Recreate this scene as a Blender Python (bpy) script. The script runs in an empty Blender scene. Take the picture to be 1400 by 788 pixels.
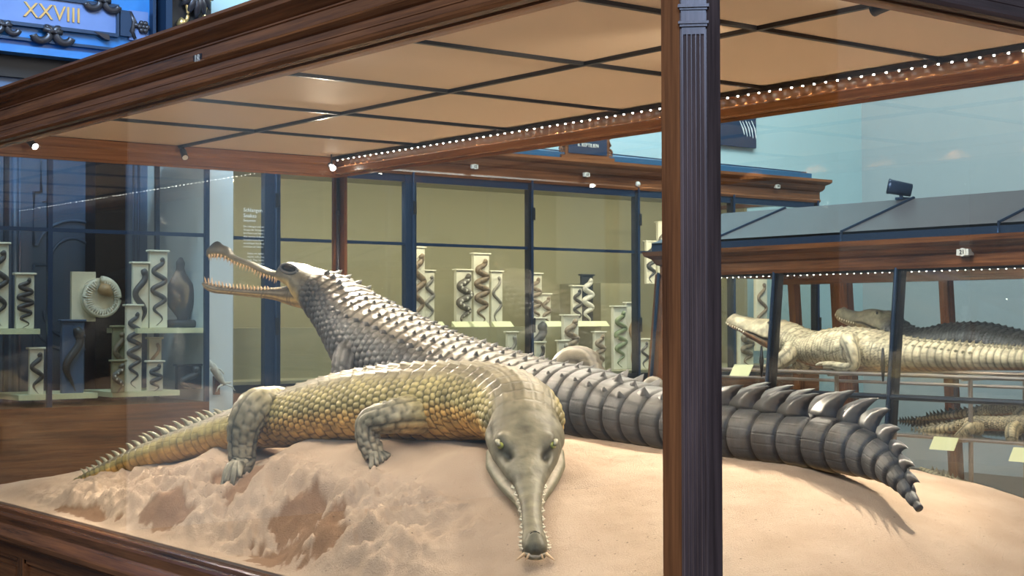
import bpy, bmesh, math, random
import numpy as np
from mathutils import Vector, Matrix
random.seed(7)
rng = np.random.default_rng(7)
PI = math.pi
C = bpy.context.scene.collection
scene = bpy.context.scene

# ------------------------------------------------------------------ camera
# hall frame: x across the big case, y along it, z up; the case's near corner post stands at the origin
CAM = np.array([-2.418, -2.427, 1.60]); FPX = 2081.0
AZ = math.radians(38.05); PITCH = math.radians(1.21); ROLL = math.radians(-0.12)
fw = np.array([math.sin(AZ) * math.cos(PITCH), math.cos(AZ) * math.cos(PITCH), math.sin(PITCH)])
rt0 = np.array([math.cos(AZ), -math.sin(AZ), 0.0]); up0 = np.cross(rt0, fw)
rt = rt0 * math.cos(ROLL) + up0 * math.sin(ROLL); up = np.cross(rt, fw)
cam = bpy.data.objects.new('camera', bpy.data.cameras.new('camera')); C.objects.link(cam)
cam.data.sensor_width = 36.0; cam.data.lens = FPX / 1400 * 36; cam.data.clip_end = 200
cam.matrix_world = Matrix(((rt[0], up[0], -fw[0], CAM[0]), (rt[1], up[1], -fw[1], CAM[1]), (rt[2], up[2], -fw[2], CAM[2]), (0, 0, 0, 1)))
scene.camera = cam
# ------------------------------------------------------------------ world, lamps, exposure
scene.view_settings.view_transform = 'Standard'; scene.view_settings.look = 'None'
scene.view_settings.gamma = 1.0; scene.view_settings.use_curve_mapping = False
scene.view_settings.exposure = 0.35
w = bpy.data.worlds.new('hall_light'); scene.world = w; w.use_nodes = True
w.node_tree.nodes['Background'].inputs[0].default_value = (0.62, 0.80, 1.0, 1)
w.node_tree.nodes['Background'].inputs[1].default_value = 0.14
try:
    scene.cycles.transparent_max_bounces = 40; scene.cycles.max_bounces = 10; scene.cycles.sample_clamp_indirect = 6
except Exception: pass
def area_light(name, loc, target, sx, sy, power, col, spread=PI):
    l = bpy.data.lights.new(name, 'AREA'); l.shape = 'RECTANGLE'; l.size = sx; l.size_y = sy; l.energy = power; l.color = col; l.spread = spread
    o = bpy.data.objects.new(name, l); C.objects.link(o); o.location = loc
    d = Vector(target) - Vector(loc)
    return o, d
def strip_light(name, p0, p1, direction, width, power, col, spread=PI):
    """a long thin lamp from p0 to p1 shining along direction"""
    p0 = Vector(p0); p1 = Vector(p1); L = (p1 - p0).length
    l = bpy.data.lights.new(name, 'AREA'); l.shape = 'RECTANGLE'; l.size = L; l.size_y = width; l.energy = power; l.color = col; l.spread = spread
    o = bpy.data.objects.new(name, l); C.objects.link(o)
    X = (p1 - p0).normalized(); Z = -Vector(direction).normalized(); Z = (Z - X * Z.dot(X)).normalized(); Y = Z.cross(X)
    M = Matrix((X, Y, Z)).transposed().to_4x4(); M.translation = (p0 + p1) / 2
    o.matrix_world = M
    return o
def spot_light(name, loc, target, power, col, angle=100, blend=0.6, radius=0.02):
    l = bpy.data.lights.new(name, 'SPOT'); l.energy = power; l.color = col; l.spot_size = math.radians(angle); l.spot_blend = blend; l.shadow_soft_size = radius
    o = bpy.data.objects.new(name, l); C.objects.link(o); o.location = loc
    o.rotation_euler = (Vector(target) - Vector(loc)).to_track_quat('-Z', 'Y').to_euler()
    return o
WARM = (1.0, 0.86, 0.68)
# the LED rows along both long rails, and one added inner row
for k in range(84): spot_light('rail_lamp', (2.031, 0.14 + k * 4.64 / 83, 2.484), (2.031, 0.14 + k * 4.64 / 83, 1.4), 0.40, WARM, 72, 0.1, 0.0012)
for k in range(16): spot_light('rail_lamp', (1.90, 0.2 + k * 0.30, 2.478), (1.72, 0.2 + k * 0.30, 1.4), 25, WARM, 112, 0.3, 0.005)  # extra row inward of the far LEDs, added to light the sand
for k in range(10): spot_light('rail_lamp', (0.085, 0.4 + k * 0.46, 2.472), (0.30, 0.4 + k * 0.46, 1.4), 20, WARM, 140, 0.4, 0.006)
spot_light('case_spot_far_corner', (1.80, 4.62, 2.40), (0.8, 2.6, 1.0), 320, WARM, 74)
spot_light('case_spot_left_corner', (0.28, 4.62, 2.40), (0.7, 2.9, 1.0), 120, WARM, 70)
spot_light('case_spot_right_corner', (1.88, 0.25, 2.42), (0.75, 1.1, 1.0), 130, WARM, 80)
spot_light('case_spot_near_right', (1.02, 0.42, 2.42), (0.95, 3.8, 1.35), 90, WARM, 64, 0.8)
strip_light('wall_showcase_lamp', (2.5, 7.17, 2.60), (8.6, 7.17, 2.60), (0, 0.9, -1), 0.06, 56, (1.0, 0.92, 0.76))
strip_light('sloped_showcase_lamp', (5.10, 1.0, 1.885), (5.10, 5.2, 1.885), (0.35, 0, -1), 0.02, 30, (1.0, 0.9, 0.74))
strip_light('reflection_showcase_lamp', (-0.4, 6.92, 2.66), (2.2, 6.92, 2.66), (0, 0.6, -1), 0.04, 4.5, (0.9, 0.95, 1.0))  # lamp of the added showcase that stands in for a reflection
# added fill lamps out of view, brightening post, beam, walls and portal
def fill_lamp(loc, target, sx, sy, power, col=(0.80, 0.91, 1.0)):
    l = bpy.data.lights.new('fill_lamp', 'AREA'); l.shape = 'RECTANGLE'; l.size = sx; l.size_y = sy; l.energy = power; l.color = col
    o = bpy.data.objects.new('fill_lamp', l); C.objects.link(o); o.location = loc; o.rotation_euler = (Vector(target) - Vector(loc)).to_track_quat('-Z', 'Y').to_euler()
fill_lamp((-4.5, 1.5, 5.2), (0, 2.2, 2.0), 3, 2, 120)
fill_lamp((-2.6, -3.4, 3.9), (0.05, 0.05, 1.7), 1.2, 1.2, 140, (0.46, 0.64, 1.0))
fill_lamp((2.9, 2.6, 4.4), (5.3, 3.4, 1.8), 1.5, 2.5, 150, (1.0, 0.95, 0.9))
fill_lamp((6.8, 5.2, 6.2), (8.2, 8.4, 3.6), 4, 2, 350, (0.78, 0.95, 1.0))
fill_lamp((0.6, 5.6, 5.4), (1.3, 8.0, 2.5), 2, 1.2, 240, (0.45, 0.70, 1.0))
# ------------------------------------------------------------------ pixel -> place
def ray(px, py): return fw + rt * ((px - 700) / FPX) + up * ((394 - py) / FPX)
def at(px, py, d): return CAM + ray(px, py) * d
def atx(px, py, x): r = ray(px, py); return CAM + r * ((x - CAM[0]) / r[0])
def aty(px, py, y): r = ray(px, py); return CAM + r * ((y - CAM[1]) / r[1])
def atz(px, py, z): r = ray(px, py); return CAM + r * ((z - CAM[2]) / r[2])

# ------------------------------------------------------------------ materials
def newmat(name):
    m = bpy.data.materials.new(name); m.use_nodes = True
    return m, m.node_tree, m.node_tree.nodes['Principled BSDF']
def plain(name, col, rough=0.5, metal=0.0, noise=0.0, nscale=20, spec=0.5, coat=0, emit=None, estr=0):
    m, nt, b = newmat(name)
    b.inputs['Base Color'].default_value = (*col, 1); b.inputs['Roughness'].default_value = rough; b.inputs['Metallic'].default_value = metal
    b.inputs['Specular IOR Level'].default_value = spec; b.inputs['Coat Weight'].default_value = coat
    if emit: b.inputs['Emission Color'].default_value = (*emit, 1); b.inputs['Emission Strength'].default_value = estr
    if noise:
        tc = nt.nodes.new('ShaderNodeTexCoord'); n = nt.nodes.new('ShaderNodeTexNoise'); n.inputs['Scale'].default_value = nscale; n.inputs['Detail'].default_value = 6
        r = nt.nodes.new('ShaderNodeMix'); r.data_type = 'RGBA'
        r.inputs[6].default_value = (*[max(0, c * (1 - noise)) for c in col], 1); r.inputs[7].default_value = (*[min(1, c * (1 + noise)) for c in col], 1)
        nt.links.new(tc.outputs['Object'], n.inputs['Vector']); nt.links.new(n.outputs['Fac'], r.inputs[0]); nt.links.new(r.outputs[2], b.inputs['Base Color'])
        bp = nt.nodes.new('ShaderNodeBump'); bp.inputs['Strength'].default_value = 0.15; bp.inputs['Distance'].default_value = 0.003
        nt.links.new(n.outputs['Fac'], bp.inputs['Height']); nt.links.new(bp.outputs['Normal'], b.inputs['Normal'])
    return m
def wood(name, c0, c1, axis, rough=0.27):
    m, nt, b = newmat(name)
    tc = nt.nodes.new('ShaderNodeTexCoord'); mp = nt.nodes.new('ShaderNodeMapping')
    sc = [70, 70, 70]; sc[axis] = 2.5; mp.inputs['Scale'].default_value = sc
    n = nt.nodes.new('ShaderNodeTexNoise'); n.inputs['Scale'].default_value = 1.0; n.inputs['Detail'].default_value = 5; n.inputs['Roughness'].default_value = 0.65
    mp2 = nt.nodes.new('ShaderNodeMapping'); sc2 = [9, 9, 9]; sc2[axis] = 0.8; mp2.inputs['Scale'].default_value = sc2
    n2 = nt.nodes.new('ShaderNodeTexNoise'); n2.inputs['Scale'].default_value = 1.0; n2.inputs['Detail'].default_value = 3
    ad = nt.nodes.new('ShaderNodeMath'); ad.operation = 'MULTIPLY_ADD'; ad.inputs[1].default_value = 0.6
    ml = nt.nodes.new('ShaderNodeMath'); ml.operation = 'MULTIPLY'; ml.inputs[1].default_value = 0.45
    cr = nt.nodes.new('ShaderNodeValToRGB'); cr.color_ramp.elements[0].position = 0.33; cr.color_ramp.elements[1].position = 0.68
    cr.color_ramp.elements[0].color = (*c0, 1); cr.color_ramp.elements[1].color = (*c1, 1)
    L = nt.links.new
    L(tc.outputs['Object'], mp.inputs[0]); L(mp.outputs[0], n.inputs['Vector']); L(tc.outputs['Object'], mp2.inputs[0]); L(mp2.outputs[0], n2.inputs['Vector'])
    L(n2.outputs['Fac'], ml.inputs[0]); L(n.outputs['Fac'], ad.inputs[0]); L(ml.outputs[0], ad.inputs[2]); L(ad.outputs[0], cr.inputs[0]); L(cr.outputs[0], b.inputs['Base Color'])
    b.inputs['Roughness'].default_value = rough
    bp = nt.nodes.new('ShaderNodeBump'); bp.inputs['Strength'].default_value = 0.2; bp.inputs['Distance'].default_value = 0.001
    L(n.outputs['Fac'], bp.inputs['Height']); L(bp.outputs['Normal'], b.inputs['Normal'])
    return m
def glass(name, tint=(0.97, 0.98, 0.965), refl=1.0):
    m = bpy.data.materials.new(name); m.use_nodes = True; nt = m.node_tree; nt.nodes.clear()
    o = nt.nodes.new('ShaderNodeOutputMaterial'); t = nt.nodes.new('ShaderNodeBsdfTransparent'); g = nt.nodes.new('ShaderNodeBsdfGlossy'); mx = nt.nodes.new('ShaderNodeMixShader')
    f = nt.nodes.new('ShaderNodeFresnel'); f.inputs['IOR'].default_value = 1.5
    t.inputs[0].default_value = (*tint, 1); g.inputs['Roughness'].default_value = 0.0
    ml = nt.nodes.new('ShaderNodeMath'); ml.operation = 'MULTIPLY'; ml.inputs[1].default_value = refl; ml.use_clamp = True
    geo = nt.nodes.new('ShaderNodeNewGeometry'); mixn = nt.nodes.new('ShaderNodeMix'); mixn.data_type = 'FLOAT'
    # entering and leaving faces reflect alike (thin pane)
    inv = nt.nodes.new('ShaderNodeMix'); inv.data_type = 'VECTOR'
    neg = nt.nodes.new('ShaderNodeVectorMath'); neg.operation = 'SCALE'; neg.inputs[3].default_value = -1
    lw = nt.nodes.new('ShaderNodeLayerWeight'); lw.inputs['Blend'].default_value = 0.5
    pw = nt.nodes.new('ShaderNodeMath'); pw.operation = 'POWER'; pw.inputs[1].default_value = 5.0
    ma = nt.nodes.new('ShaderNodeMath'); ma.operation = 'MULTIPLY_ADD'; ma.inputs[1].default_value = 0.95; ma.inputs[2].default_value = 0.045 * (1.35 if name == 'case_glass' else 1)
    L = nt.links.new
    L(lw.outputs['Facing'], pw.inputs[0]); L(pw.outputs[0], ma.inputs[0]); L(ma.outputs[0], ml.inputs[0])
    L(ml.outputs[0], mx.inputs[0]); L(t.outputs[0], mx.inputs[1]); L(g.outputs[0], mx.inputs[2]); L(mx.outputs[0], o.inputs[0])
    for x in (f, geo, mixn, inv, neg): nt.nodes.remove(x)
    return m
def skin_mat(name, rough=0.42, spec=0.5, bump=0.25):
    m, nt, b = newmat(name)
    a = nt.nodes.new('ShaderNodeAttribute'); a.attribute_name = 'Col'
    tc = nt.nodes.new('ShaderNodeTexCoord'); n = nt.nodes.new('ShaderNodeTexNoise'); n.inputs['Scale'].default_value = 28; n.inputs['Detail'].default_value = 8; n.inputs['Roughness'].default_value = 0.65
    mr = nt.nodes.new('ShaderNodeMapRange'); mr.inputs[1].default_value = 0.25; mr.inputs[2].default_value = 0.75; mr.inputs[3].default_value = 0.62; mr.inputs[4].default_value = 1.38
    mx = nt.nodes.new('ShaderNodeVectorMath'); mx.operation = 'SCALE'
    L = nt.links.new
    L(tc.outputs['Object'], n.inputs['Vector']); L(n.outputs['Fac'], mr.inputs[0]); L(a.outputs['Color'], mx.inputs[0]); L(mr.outputs[0], mx.inputs[3]); L(mx.outputs[0], b.inputs['Base Color'])
    b.inputs['Roughness'].default_value = rough; b.inputs['Specular IOR Level'].default_value = spec
    n2 = nt.nodes.new('ShaderNodeTexNoise'); n2.inputs['Scale'].default_value = 110; n2.inputs['Detail'].default_value = 4; L(tc.outputs['Object'], n2.inputs['Vector'])
    bp = nt.nodes.new('ShaderNodeBump'); bp.inputs['Strength'].default_value = bump; bp.inputs['Distance'].default_value = 0.004
    L(n2.outputs['Fac'], bp.inputs['Height']); L(bp.outputs['Normal'], b.inputs['Normal'])
    return m
DK0, DK1 = (0.036, 0.012, 0.006), (0.31, 0.115, 0.040)
M = {}
M['wood_x'] = wood('mahogany_x', DK0, DK1, 0); M['wood_y'] = wood('mahogany_y', DK0, DK1, 1); M['wood_z'] = wood('mahogany_z', DK0, DK1, 2)
M['oak_z'] = wood('weathered_oak_z', (0.045, 0.028, 0.024), (0.19, 0.12, 0.10), 2, 0.28)
M['oak_x'] = wood('weathered_oak_x', (0.045, 0.028, 0.024), (0.19, 0.12, 0.10), 0, 0.28)
M['orange_x'] = wood('warm_rail_x', (0.17, 0.065, 0.020), (0.44, 0.20, 0.075), 0); M['orange_y'] = wood('warm_rail_y', (0.17, 0.065, 0.020), (0.44, 0.20, 0.075), 1); M['orange_z'] = wood('warm_rail_z', (0.11, 0.035, 0.012), (0.30, 0.11, 0.04), 2)
M['blackmetal'] = plain('black_iron', (0.018, 0.018, 0.022), 0.35, 0.3)
M['bluemetal'] = plain('blue_black_metal', (0.025, 0.05, 0.10), 0.3, 0.5)
M['blueroof'] = plain('blue_painted_metal', (0.03, 0.12, 0.24), 0.35, 0.2, 0.15, 3)
M['greyroof'] = plain('grey_roof_glass', (0.095, 0.092, 0.10), 0.35, 0.0, 0.1, 3)
M['glass'] = glass('case_glass'); M['glass_far'] = glass('showcase_glass', (0.985, 0.99, 0.98), 1.0)
M['tan'] = plain('tan_ceiling_board', (0.84, 0.66, 0.49), 0.6, 0, 0.05, 1.5, 0.25)
M['sandmat'] = None
M['cream'] = plain('cream_plaster', (0.72, 0.68, 0.52), 0.6, 0, 0.06, 8)
M['ivory'] = plain('ivory_block', (0.75, 0.71, 0.56), 0.55, 0, 0.05, 10)
M['olive'] = plain('olive_backboard', (0.275, 0.252, 0.142), 0.7, 0, 0.05, 2)
M['card'] = plain('pale_yellow_card', (0.70, 0.70, 0.42), 0.6)
M['wall'] = plain('blue_grey_plaster', (0.40, 0.55, 0.58), 0.8, 0, 0.03, 1.2)
M['wall2'] = plain('grey_plaster', (0.36, 0.40, 0.41), 0.8, 0, 0.03, 1.2)
M['pale'] = plain('pale_plaster', (0.62, 0.66, 0.64), 0.8, 0, 0.03, 1.2)
M['floor'] = wood('parquet', (0.05, 0.03, 0.018), (0.16, 0.09, 0.05), 1, 0.3)
M['doorblue'] = plain('blue_black_door_paint', (0.075, 0.12, 0.20), 0.35, 0, 0.25, 4)
M['doordark'] = plain('near_black_wood', (0.012, 0.010, 0.010), 0.4)
M['friezeblue'] = plain('blue_lit_frieze', (0.022, 0.14, 0.36), 0.3, 0, 0.3, 6)  # blue light on dark wood put into the frieze and plaque colours
M['friezepale'] = plain('pale_blue_plaque', (0.105, 0.16, 0.32), 0.3, 0, 0.2, 8)
M['gold'] = plain('worn_gilding', (0.55, 0.36, 0.14), 0.35, 0.7)
M['bronze'] = plain('dark_bronze', (0.045, 0.04, 0.045), 0.35, 0.6)
M['white'] = plain('white_lettering', (0.85, 0.87, 0.85), 0.6)
M['badge'] = plain('enamel_badge', (0.75, 0.73, 0.66), 0.4)
M['black'] = plain('black_print', (0.01, 0.01, 0.01), 0.6)
M['navy'] = plain('navy_board', (0.008, 0.03, 0.075), 0.5)
M['led'] = plain('led_glow', (1, 1, 1), 0.5, emit=(1.0, 0.95, 0.86), estr=22)
M['lens'] = plain('lamp_lens', (1, 1, 1), 0.5, emit=(1.0, 0.96, 0.88), estr=25)
M['tooth'] = plain('yellowed_tooth', (0.62, 0.42, 0.24), 0.35)
M['toothw'] = plain('pale_tooth', (0.75, 0.68, 0.52), 0.35)
M['eye'] = plain('green_glass_eye', (0.24, 0.26, 0.06), 0.08, 0, 0, coat=1)
M['pupil'] = plain('black_pupil', (0.004, 0.004, 0.004), 0.1)
M['mouth'] = plain('pinkish_mouth', (0.42, 0.24, 0.16), 0.4)
M['steel'] = plain('painted_steel_rod', (0.35, 0.28, 0.24), 0.4, 0.5)
M['skin1'] = skin_mat('olive_gharial_skin', 0.50, 0.28); M['skin2'] = skin_mat('grey_gharial_skin', 0.50, 0.42); M['skin3'] = skin_mat('crocodile_skin', 0.5, 0.4)
SNK = {k: plain('snake_' + k, c, 0.45, 0, 0.55, 45) for k, c in dict(dark=(0.05, 0.045, 0.04), brown=(0.22, 0.155, 0.09), grey=(0.22, 0.20, 0.16), green=(0.16, 0.20, 0.09), white=(0.62, 0.58, 0.47), tan=(0.42, 0.27, 0.13), spot=(0.13, 0.11, 0.08)).items()}

# ------------------------------------------------------------------ builders
def wl(o):
    v = Vector((0, 0, 0))
    while o is not None: v += o.location; o = o.parent
    return v
def meta(o, label=None, cat=None, group=None, kind=None):
    if label: o['label'] = label
    if cat: o['category'] = cat
    if group: o['group'] = group
    if kind: o['kind'] = kind
    return o
def thing(name, loc, label, cat, group=None):
    o = bpy.data.objects.new(name, None); C.objects.link(o); o.location = Vector([float(v) for v in loc]); o.empty_display_size = 0.1
    return meta(o, label, cat, group)
class MB:
    def __init__(s): s.v = []; s.f = []
    def add(s, vs, fs):
        k = len(s.v); s.v += [tuple(float(c) for c in p) for p in vs]; s.f += [tuple(i + k for i in f) for f in fs]; return s
    def box(s, a, b):
        x0, y0, z0 = [min(p, q) for p, q in zip(a, b)]; x1, y1, z1 = [max(p, q) for p, q in zip(a, b)]
        return s.add([(x0, y0, z0), (x1, y0, z0), (x1, y1, z0), (x0, y1, z0), (x0, y0, z1), (x1, y0, z1), (x1, y1, z1), (x0, y1, z1)],
                     [(0, 3, 2, 1), (4, 5, 6, 7), (0, 1, 5, 4), (1, 2, 6, 5), (2, 3, 7, 6), (3, 0, 4, 7)])
    def hexa(s, b4, t4):
        return s.add(list(b4) + list(t4), [(0, 3, 2, 1), (4, 5, 6, 7), (0, 1, 5, 4), (1, 2, 6, 5), (2, 3, 7, 6), (3, 0, 4, 7)])
    def prism(s, poly, axis, lo, hi, mitre=None):
        """poly of (p,q) in the other two axes; lo/hi scalar or list per point"""
        n = len(poly); lo = lo if hasattr(lo, '__len__') else [lo] * n; hi = hi if hasattr(hi, '__len__') else [hi] * n
        def mk(p, c):
            return {0: (c, p[0], p[1]), 1: (p[0], c, p[1]), 2: (p[0], p[1], c)}[axis]
        vs = [mk(p, l) for p, l in zip(poly, lo)] + [mk(p, h) for p, h in zip(poly, hi)]
        fs = [tuple(range(n)), tuple(range(2 * n - 1, n - 1, -1))] + [(i, i + n, (i + 1) % n + n, (i + 1) % n) for i in range(n)]
        return s.add(vs, fs)
    def tube(s, path, rad, n=8, up=(0, 0, 1), flat=1.0, caps=True):
        P = np.array([list(map(float, p)) for p in path]); k = len(P); R = np.full(k, rad) if np.isscalar(rad) else np.array(rad, float)
        T = np.gradient(P, axis=0); T /= np.linalg.norm(T, axis=1)[:, None] + 1e-12
        U = np.array(up, float); S = np.cross(T, U); bad = np.linalg.norm(S, axis=1) < 1e-3; S[bad] = np.cross(T[bad], [1.0, 0.013, 0]); S /= np.linalg.norm(S, axis=1)[:, None]; V = np.cross(S, T)
        a = np.arange(n) * 2 * PI / n
        vs = (P[:, None] + R[:, None, None] * (np.cos(a)[None, :, None] * S[:, None] + flat * np.sin(a)[None, :, None] * V[:, None])).reshape(-1, 3)
        fs = [(i * n + j, i * n + (j + 1) % n, (i + 1) * n + (j + 1) % n, (i + 1) * n + j) for i in range(k - 1) for j in range(n)]
        if caps: fs += [tuple(range(n - 1, -1, -1)), tuple((k - 1) * n + j for j in range(n))]
        return s.add(vs, fs)
    def ball(s, c, r, n=10, m=7, sc=(1, 1, 1)):
        vs = [(c[0] + r * sc[0] * math.sin(PI * i / m) * math.cos(2 * PI * j / n), c[1] + r * sc[1] * math.sin(PI * i / m) * math.sin(2 * PI * j / n), c[2] + r * sc[2] * math.cos(PI * i / m)) for i in range(m + 1) for j in range(n)]
        return s.add(vs, [(i * n + j, (i + 1) * n + j, (i + 1) * n + (j + 1) % n, i * n + (j + 1) % n) for i in range(m) for j in range(n)])
    def build(s, name, mat, parent=None, smooth=False, bevel=0.0, origin=None, **kw):
        me = bpy.data.meshes.new(name); V = np.array(s.v)
        o = bpy.data.objects.new(name, me); C.objects.link(o)
        if parent is not None: o.parent = parent; off = np.array(wl(parent))
        else:
            off = np.array(origin) if origin is not None else np.array([(V[:, 0].min() + V[:, 0].max()) / 2, (V[:, 1].min() + V[:, 1].max()) / 2, V[:, 2].min()])
            o.location = Vector([float(q) for q in off])
        me.from_pydata([tuple(p) for p in (V - off).tolist()], [], s.f)
        bm = bmesh.new(); bm.from_mesh(me); bmesh.ops.recalc_face_normals(bm, faces=bm.faces)
        if bevel:
            bmesh.ops.bevel(bm, geom=[e for e in bm.edges], offset=bevel, segments=1, affect='EDGES', clamp_overlap=True)
        bm.to_mesh(me); bm.free()
        if smooth: me.polygons.foreach_set('use_smooth', [True] * len(me.polygons))
        me.materials.append(mat)
        meta(o, **kw); return o
def text(name, s, size, mat, parent, loc, rot, depth=0.002, align='CENTER', **kw):
    cu = bpy.data.curves.new(name, 'FONT'); cu.body = s; cu.size = size; cu.extrude = depth; cu.align_x = align; cu.align_y = 'CENTER'; cu.resolution_u = 2
    to = bpy.data.objects.new(name, cu); C.objects.link(to); bpy.context.view_layer.update()
    me = bpy.data.meshes.new_from_object(to.evaluated_get(bpy.context.evaluated_depsgraph_get())); bpy.data.objects.remove(to); bpy.data.curves.remove(cu)
    me.name = name; me.materials.clear(); me.materials.append(mat)
    o = bpy.data.objects.new(name, me); C.objects.link(o); o.parent = parent
    o.location = Vector([float(v) for v in loc]) - (wl(parent) if parent else Vector((0, 0, 0))); o.rotation_euler = rot
    return meta(o, **kw)
FACE_Y = (PI / 2, 0, 0); FACE_X = (PI / 2, 0, -PI / 2)
# ---- smooth interpolation
def pchip(x, y, xi):
    x = np.asarray(x, float); y = np.asarray(y, float); h = np.diff(x); d = np.diff(y) / h; m = np.zeros_like(y)
    for i in range(1, len(x) - 1):
        if d[i - 1] * d[i] > 0:
            w1 = 2 * h[i] + h[i - 1]; w2 = h[i] + 2 * h[i - 1]; m[i] = (w1 + w2) / (w1 / d[i - 1] + w2 / d[i])
    m[0] = d[0]; m[-1] = d[-1]
    k = np.clip(np.searchsorted(x, xi) - 1, 0, len(h) - 1); t = (xi - x[k]) / h[k]
    return (2 * t**3 - 3 * t**2 + 1) * y[k] + (t**3 - 2 * t**2 + t) * h[k] * m[k] + (-2 * t**3 + 3 * t**2) * y[k + 1] + (t**3 - t**2) * h[k] * m[k + 1]
def spline(x, P, xi):
    """C1 curve through points P at parameters x (non-uniform Catmull-Rom)"""
    P = np.asarray(P, float); h = np.diff(x)[:, None]; d = np.diff(P, axis=0) / h; m = np.zeros_like(P)
    m[1:-1] = (d[:-1] * h[1:] + d[1:] * h[:-1]) / (h[1:] + h[:-1]); m[0] = d[0]; m[-1] = d[-1]
    k = np.clip(np.searchsorted(x, xi) - 1, 0, len(h) - 1); t = ((xi - x[k]) / h[k, 0])[:, None]; hk = h[k]
    return (2 * t**3 - 3 * t**2 + 1) * P[k] + (t**3 - 2 * t**2 + t) * hk * m[k] + (-2 * t**3 + 3 * t**2) * P[k + 1] + (t**3 - t**2) * hk * m[k + 1]
def sm(a, b, x): t = np.clip((x - a) / (b - a), 0, 1); return t * t * (3 - 2 * t)
def h2(i, j, s=0):
    v = np.sin(i * 127.1 + j * 311.7 + s * 74.7) * 43758.5453; return v - np.floor(v)
def vnoise(x, y, s=0):
    i = np.floor(x); j = np.floor(y); f = x - i; g = y - j; f = f * f * (3 - 2 * f); g = g * g * (3 - 2 * g)
    return (h2(i, j, s) * (1 - f) + h2(i + 1, j, s) * f) * (1 - g) + (h2(i, j + 1, s) * (1 - f) + h2(i + 1, j + 1, s) * f) * g
def fbm(x, y, o=4, s=0):
    r = 0; a = 0.5
    for k in range(o): r = r + a * vnoise(x, y, s + k); x = x * 2.03; y = y * 2.03; a *= 0.5
    return r
def cells(u, v, stag=0.5, p=3.0):
    """rounded brick cells: returns (dome 0..1, groove 0..1, id hash)"""
    r = np.floor(v); uu = u + stag * np.mod(r, 2); i = np.floor(uu); fu = np.abs(uu - i - 0.5) * 2; fv = np.abs(v - r - 0.5) * 2
    d = (fu**p + fv**p) ** (1 / p)
    return np.clip(1 - d**2.2, 0, 1), sm(0.78, 1.0, d), h2(i, r, 3)

class Loft:
    """an animal's trunk: oval sections along a spine given from nose to tail; stations (P, half width, top half height, bottom half height)"""
    def __init__(s, st, ns, nt, warp=None):
        P = np.array([q[0] for q in st]); W = np.array([[q[1], q[2], q[3]] for q in st])
        x = np.concatenate([[0], np.cumsum(np.linalg.norm(np.diff(P, axis=0), axis=1))])
        s.knots = x
        fine = np.linspace(0, x[-1], 4000); Q = spline(x, P, fine); al = np.concatenate([[0], np.cumsum(np.linalg.norm(np.diff(Q, axis=0), axis=1))])
        s.L = al[-1]; s.ks = np.interp(x, fine, al)
        tt = np.linspace(0, 1, ns) if warp is None else warp(np.linspace(0, 1, ns))
        s.s = tt * s.L; xi = np.interp(s.s, al, fine)
        s.P = spline(x, P, xi); s.w, s.ht, s.hb = [pchip(x, W[:, k], xi) for k in range(3)]
        T = np.gradient(s.P, axis=0); T /= np.linalg.norm(T, axis=1)[:, None]
        S = np.cross(np.array([0, 0, 1.0]), T); S /= np.linalg.norm(S, axis=1)[:, None]; s.T, s.S, s.U = T, S, np.cross(T, S)
        s.nt = nt; s.ang = np.linspace(-PI, PI, nt, endpoint=False)      # 0 = dorsal midline, + = towards S
    def section(s, ang, ex=1.0):
        c = np.cos(ang); n = np.sin(ang); h = np.where(c > 0, s.ht[:, None], s.hb[:, None])
        cc = np.sign(c) * np.abs(c)**ex; nn = np.sign(n) * np.abs(n)**ex
        return s.P[:, None] + s.S[:, None] * (s.w[:, None] * nn)[..., None] + s.U[:, None] * (h * cc)[..., None]
    def at_s(s, v):
        g = lambda A: np.array([np.interp(v, s.s, A[:, k]) for k in range(3)])
        return g(s.P), g(s.T), g(s.S), g(s.U), [float(np.interp(v, s.s, q)) for q in (s.w, s.ht, s.hb)]
    def point(s, v, ang):
        P, T, S, U, (w, a, b) = s.at_s(v); h = a if math.cos(ang) > 0 else b
        p = P + S * w * math.sin(ang) + U * h * math.cos(ang); n = S * math.sin(ang) / max(w, 1e-3) + U * math.cos(ang) / max(h, 1e-3); n /= np.linalg.norm(n)
        return p, n, T
    def s_of(s, k): return float(np.interp(k, range(len(s.ks)), s.ks))
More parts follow.
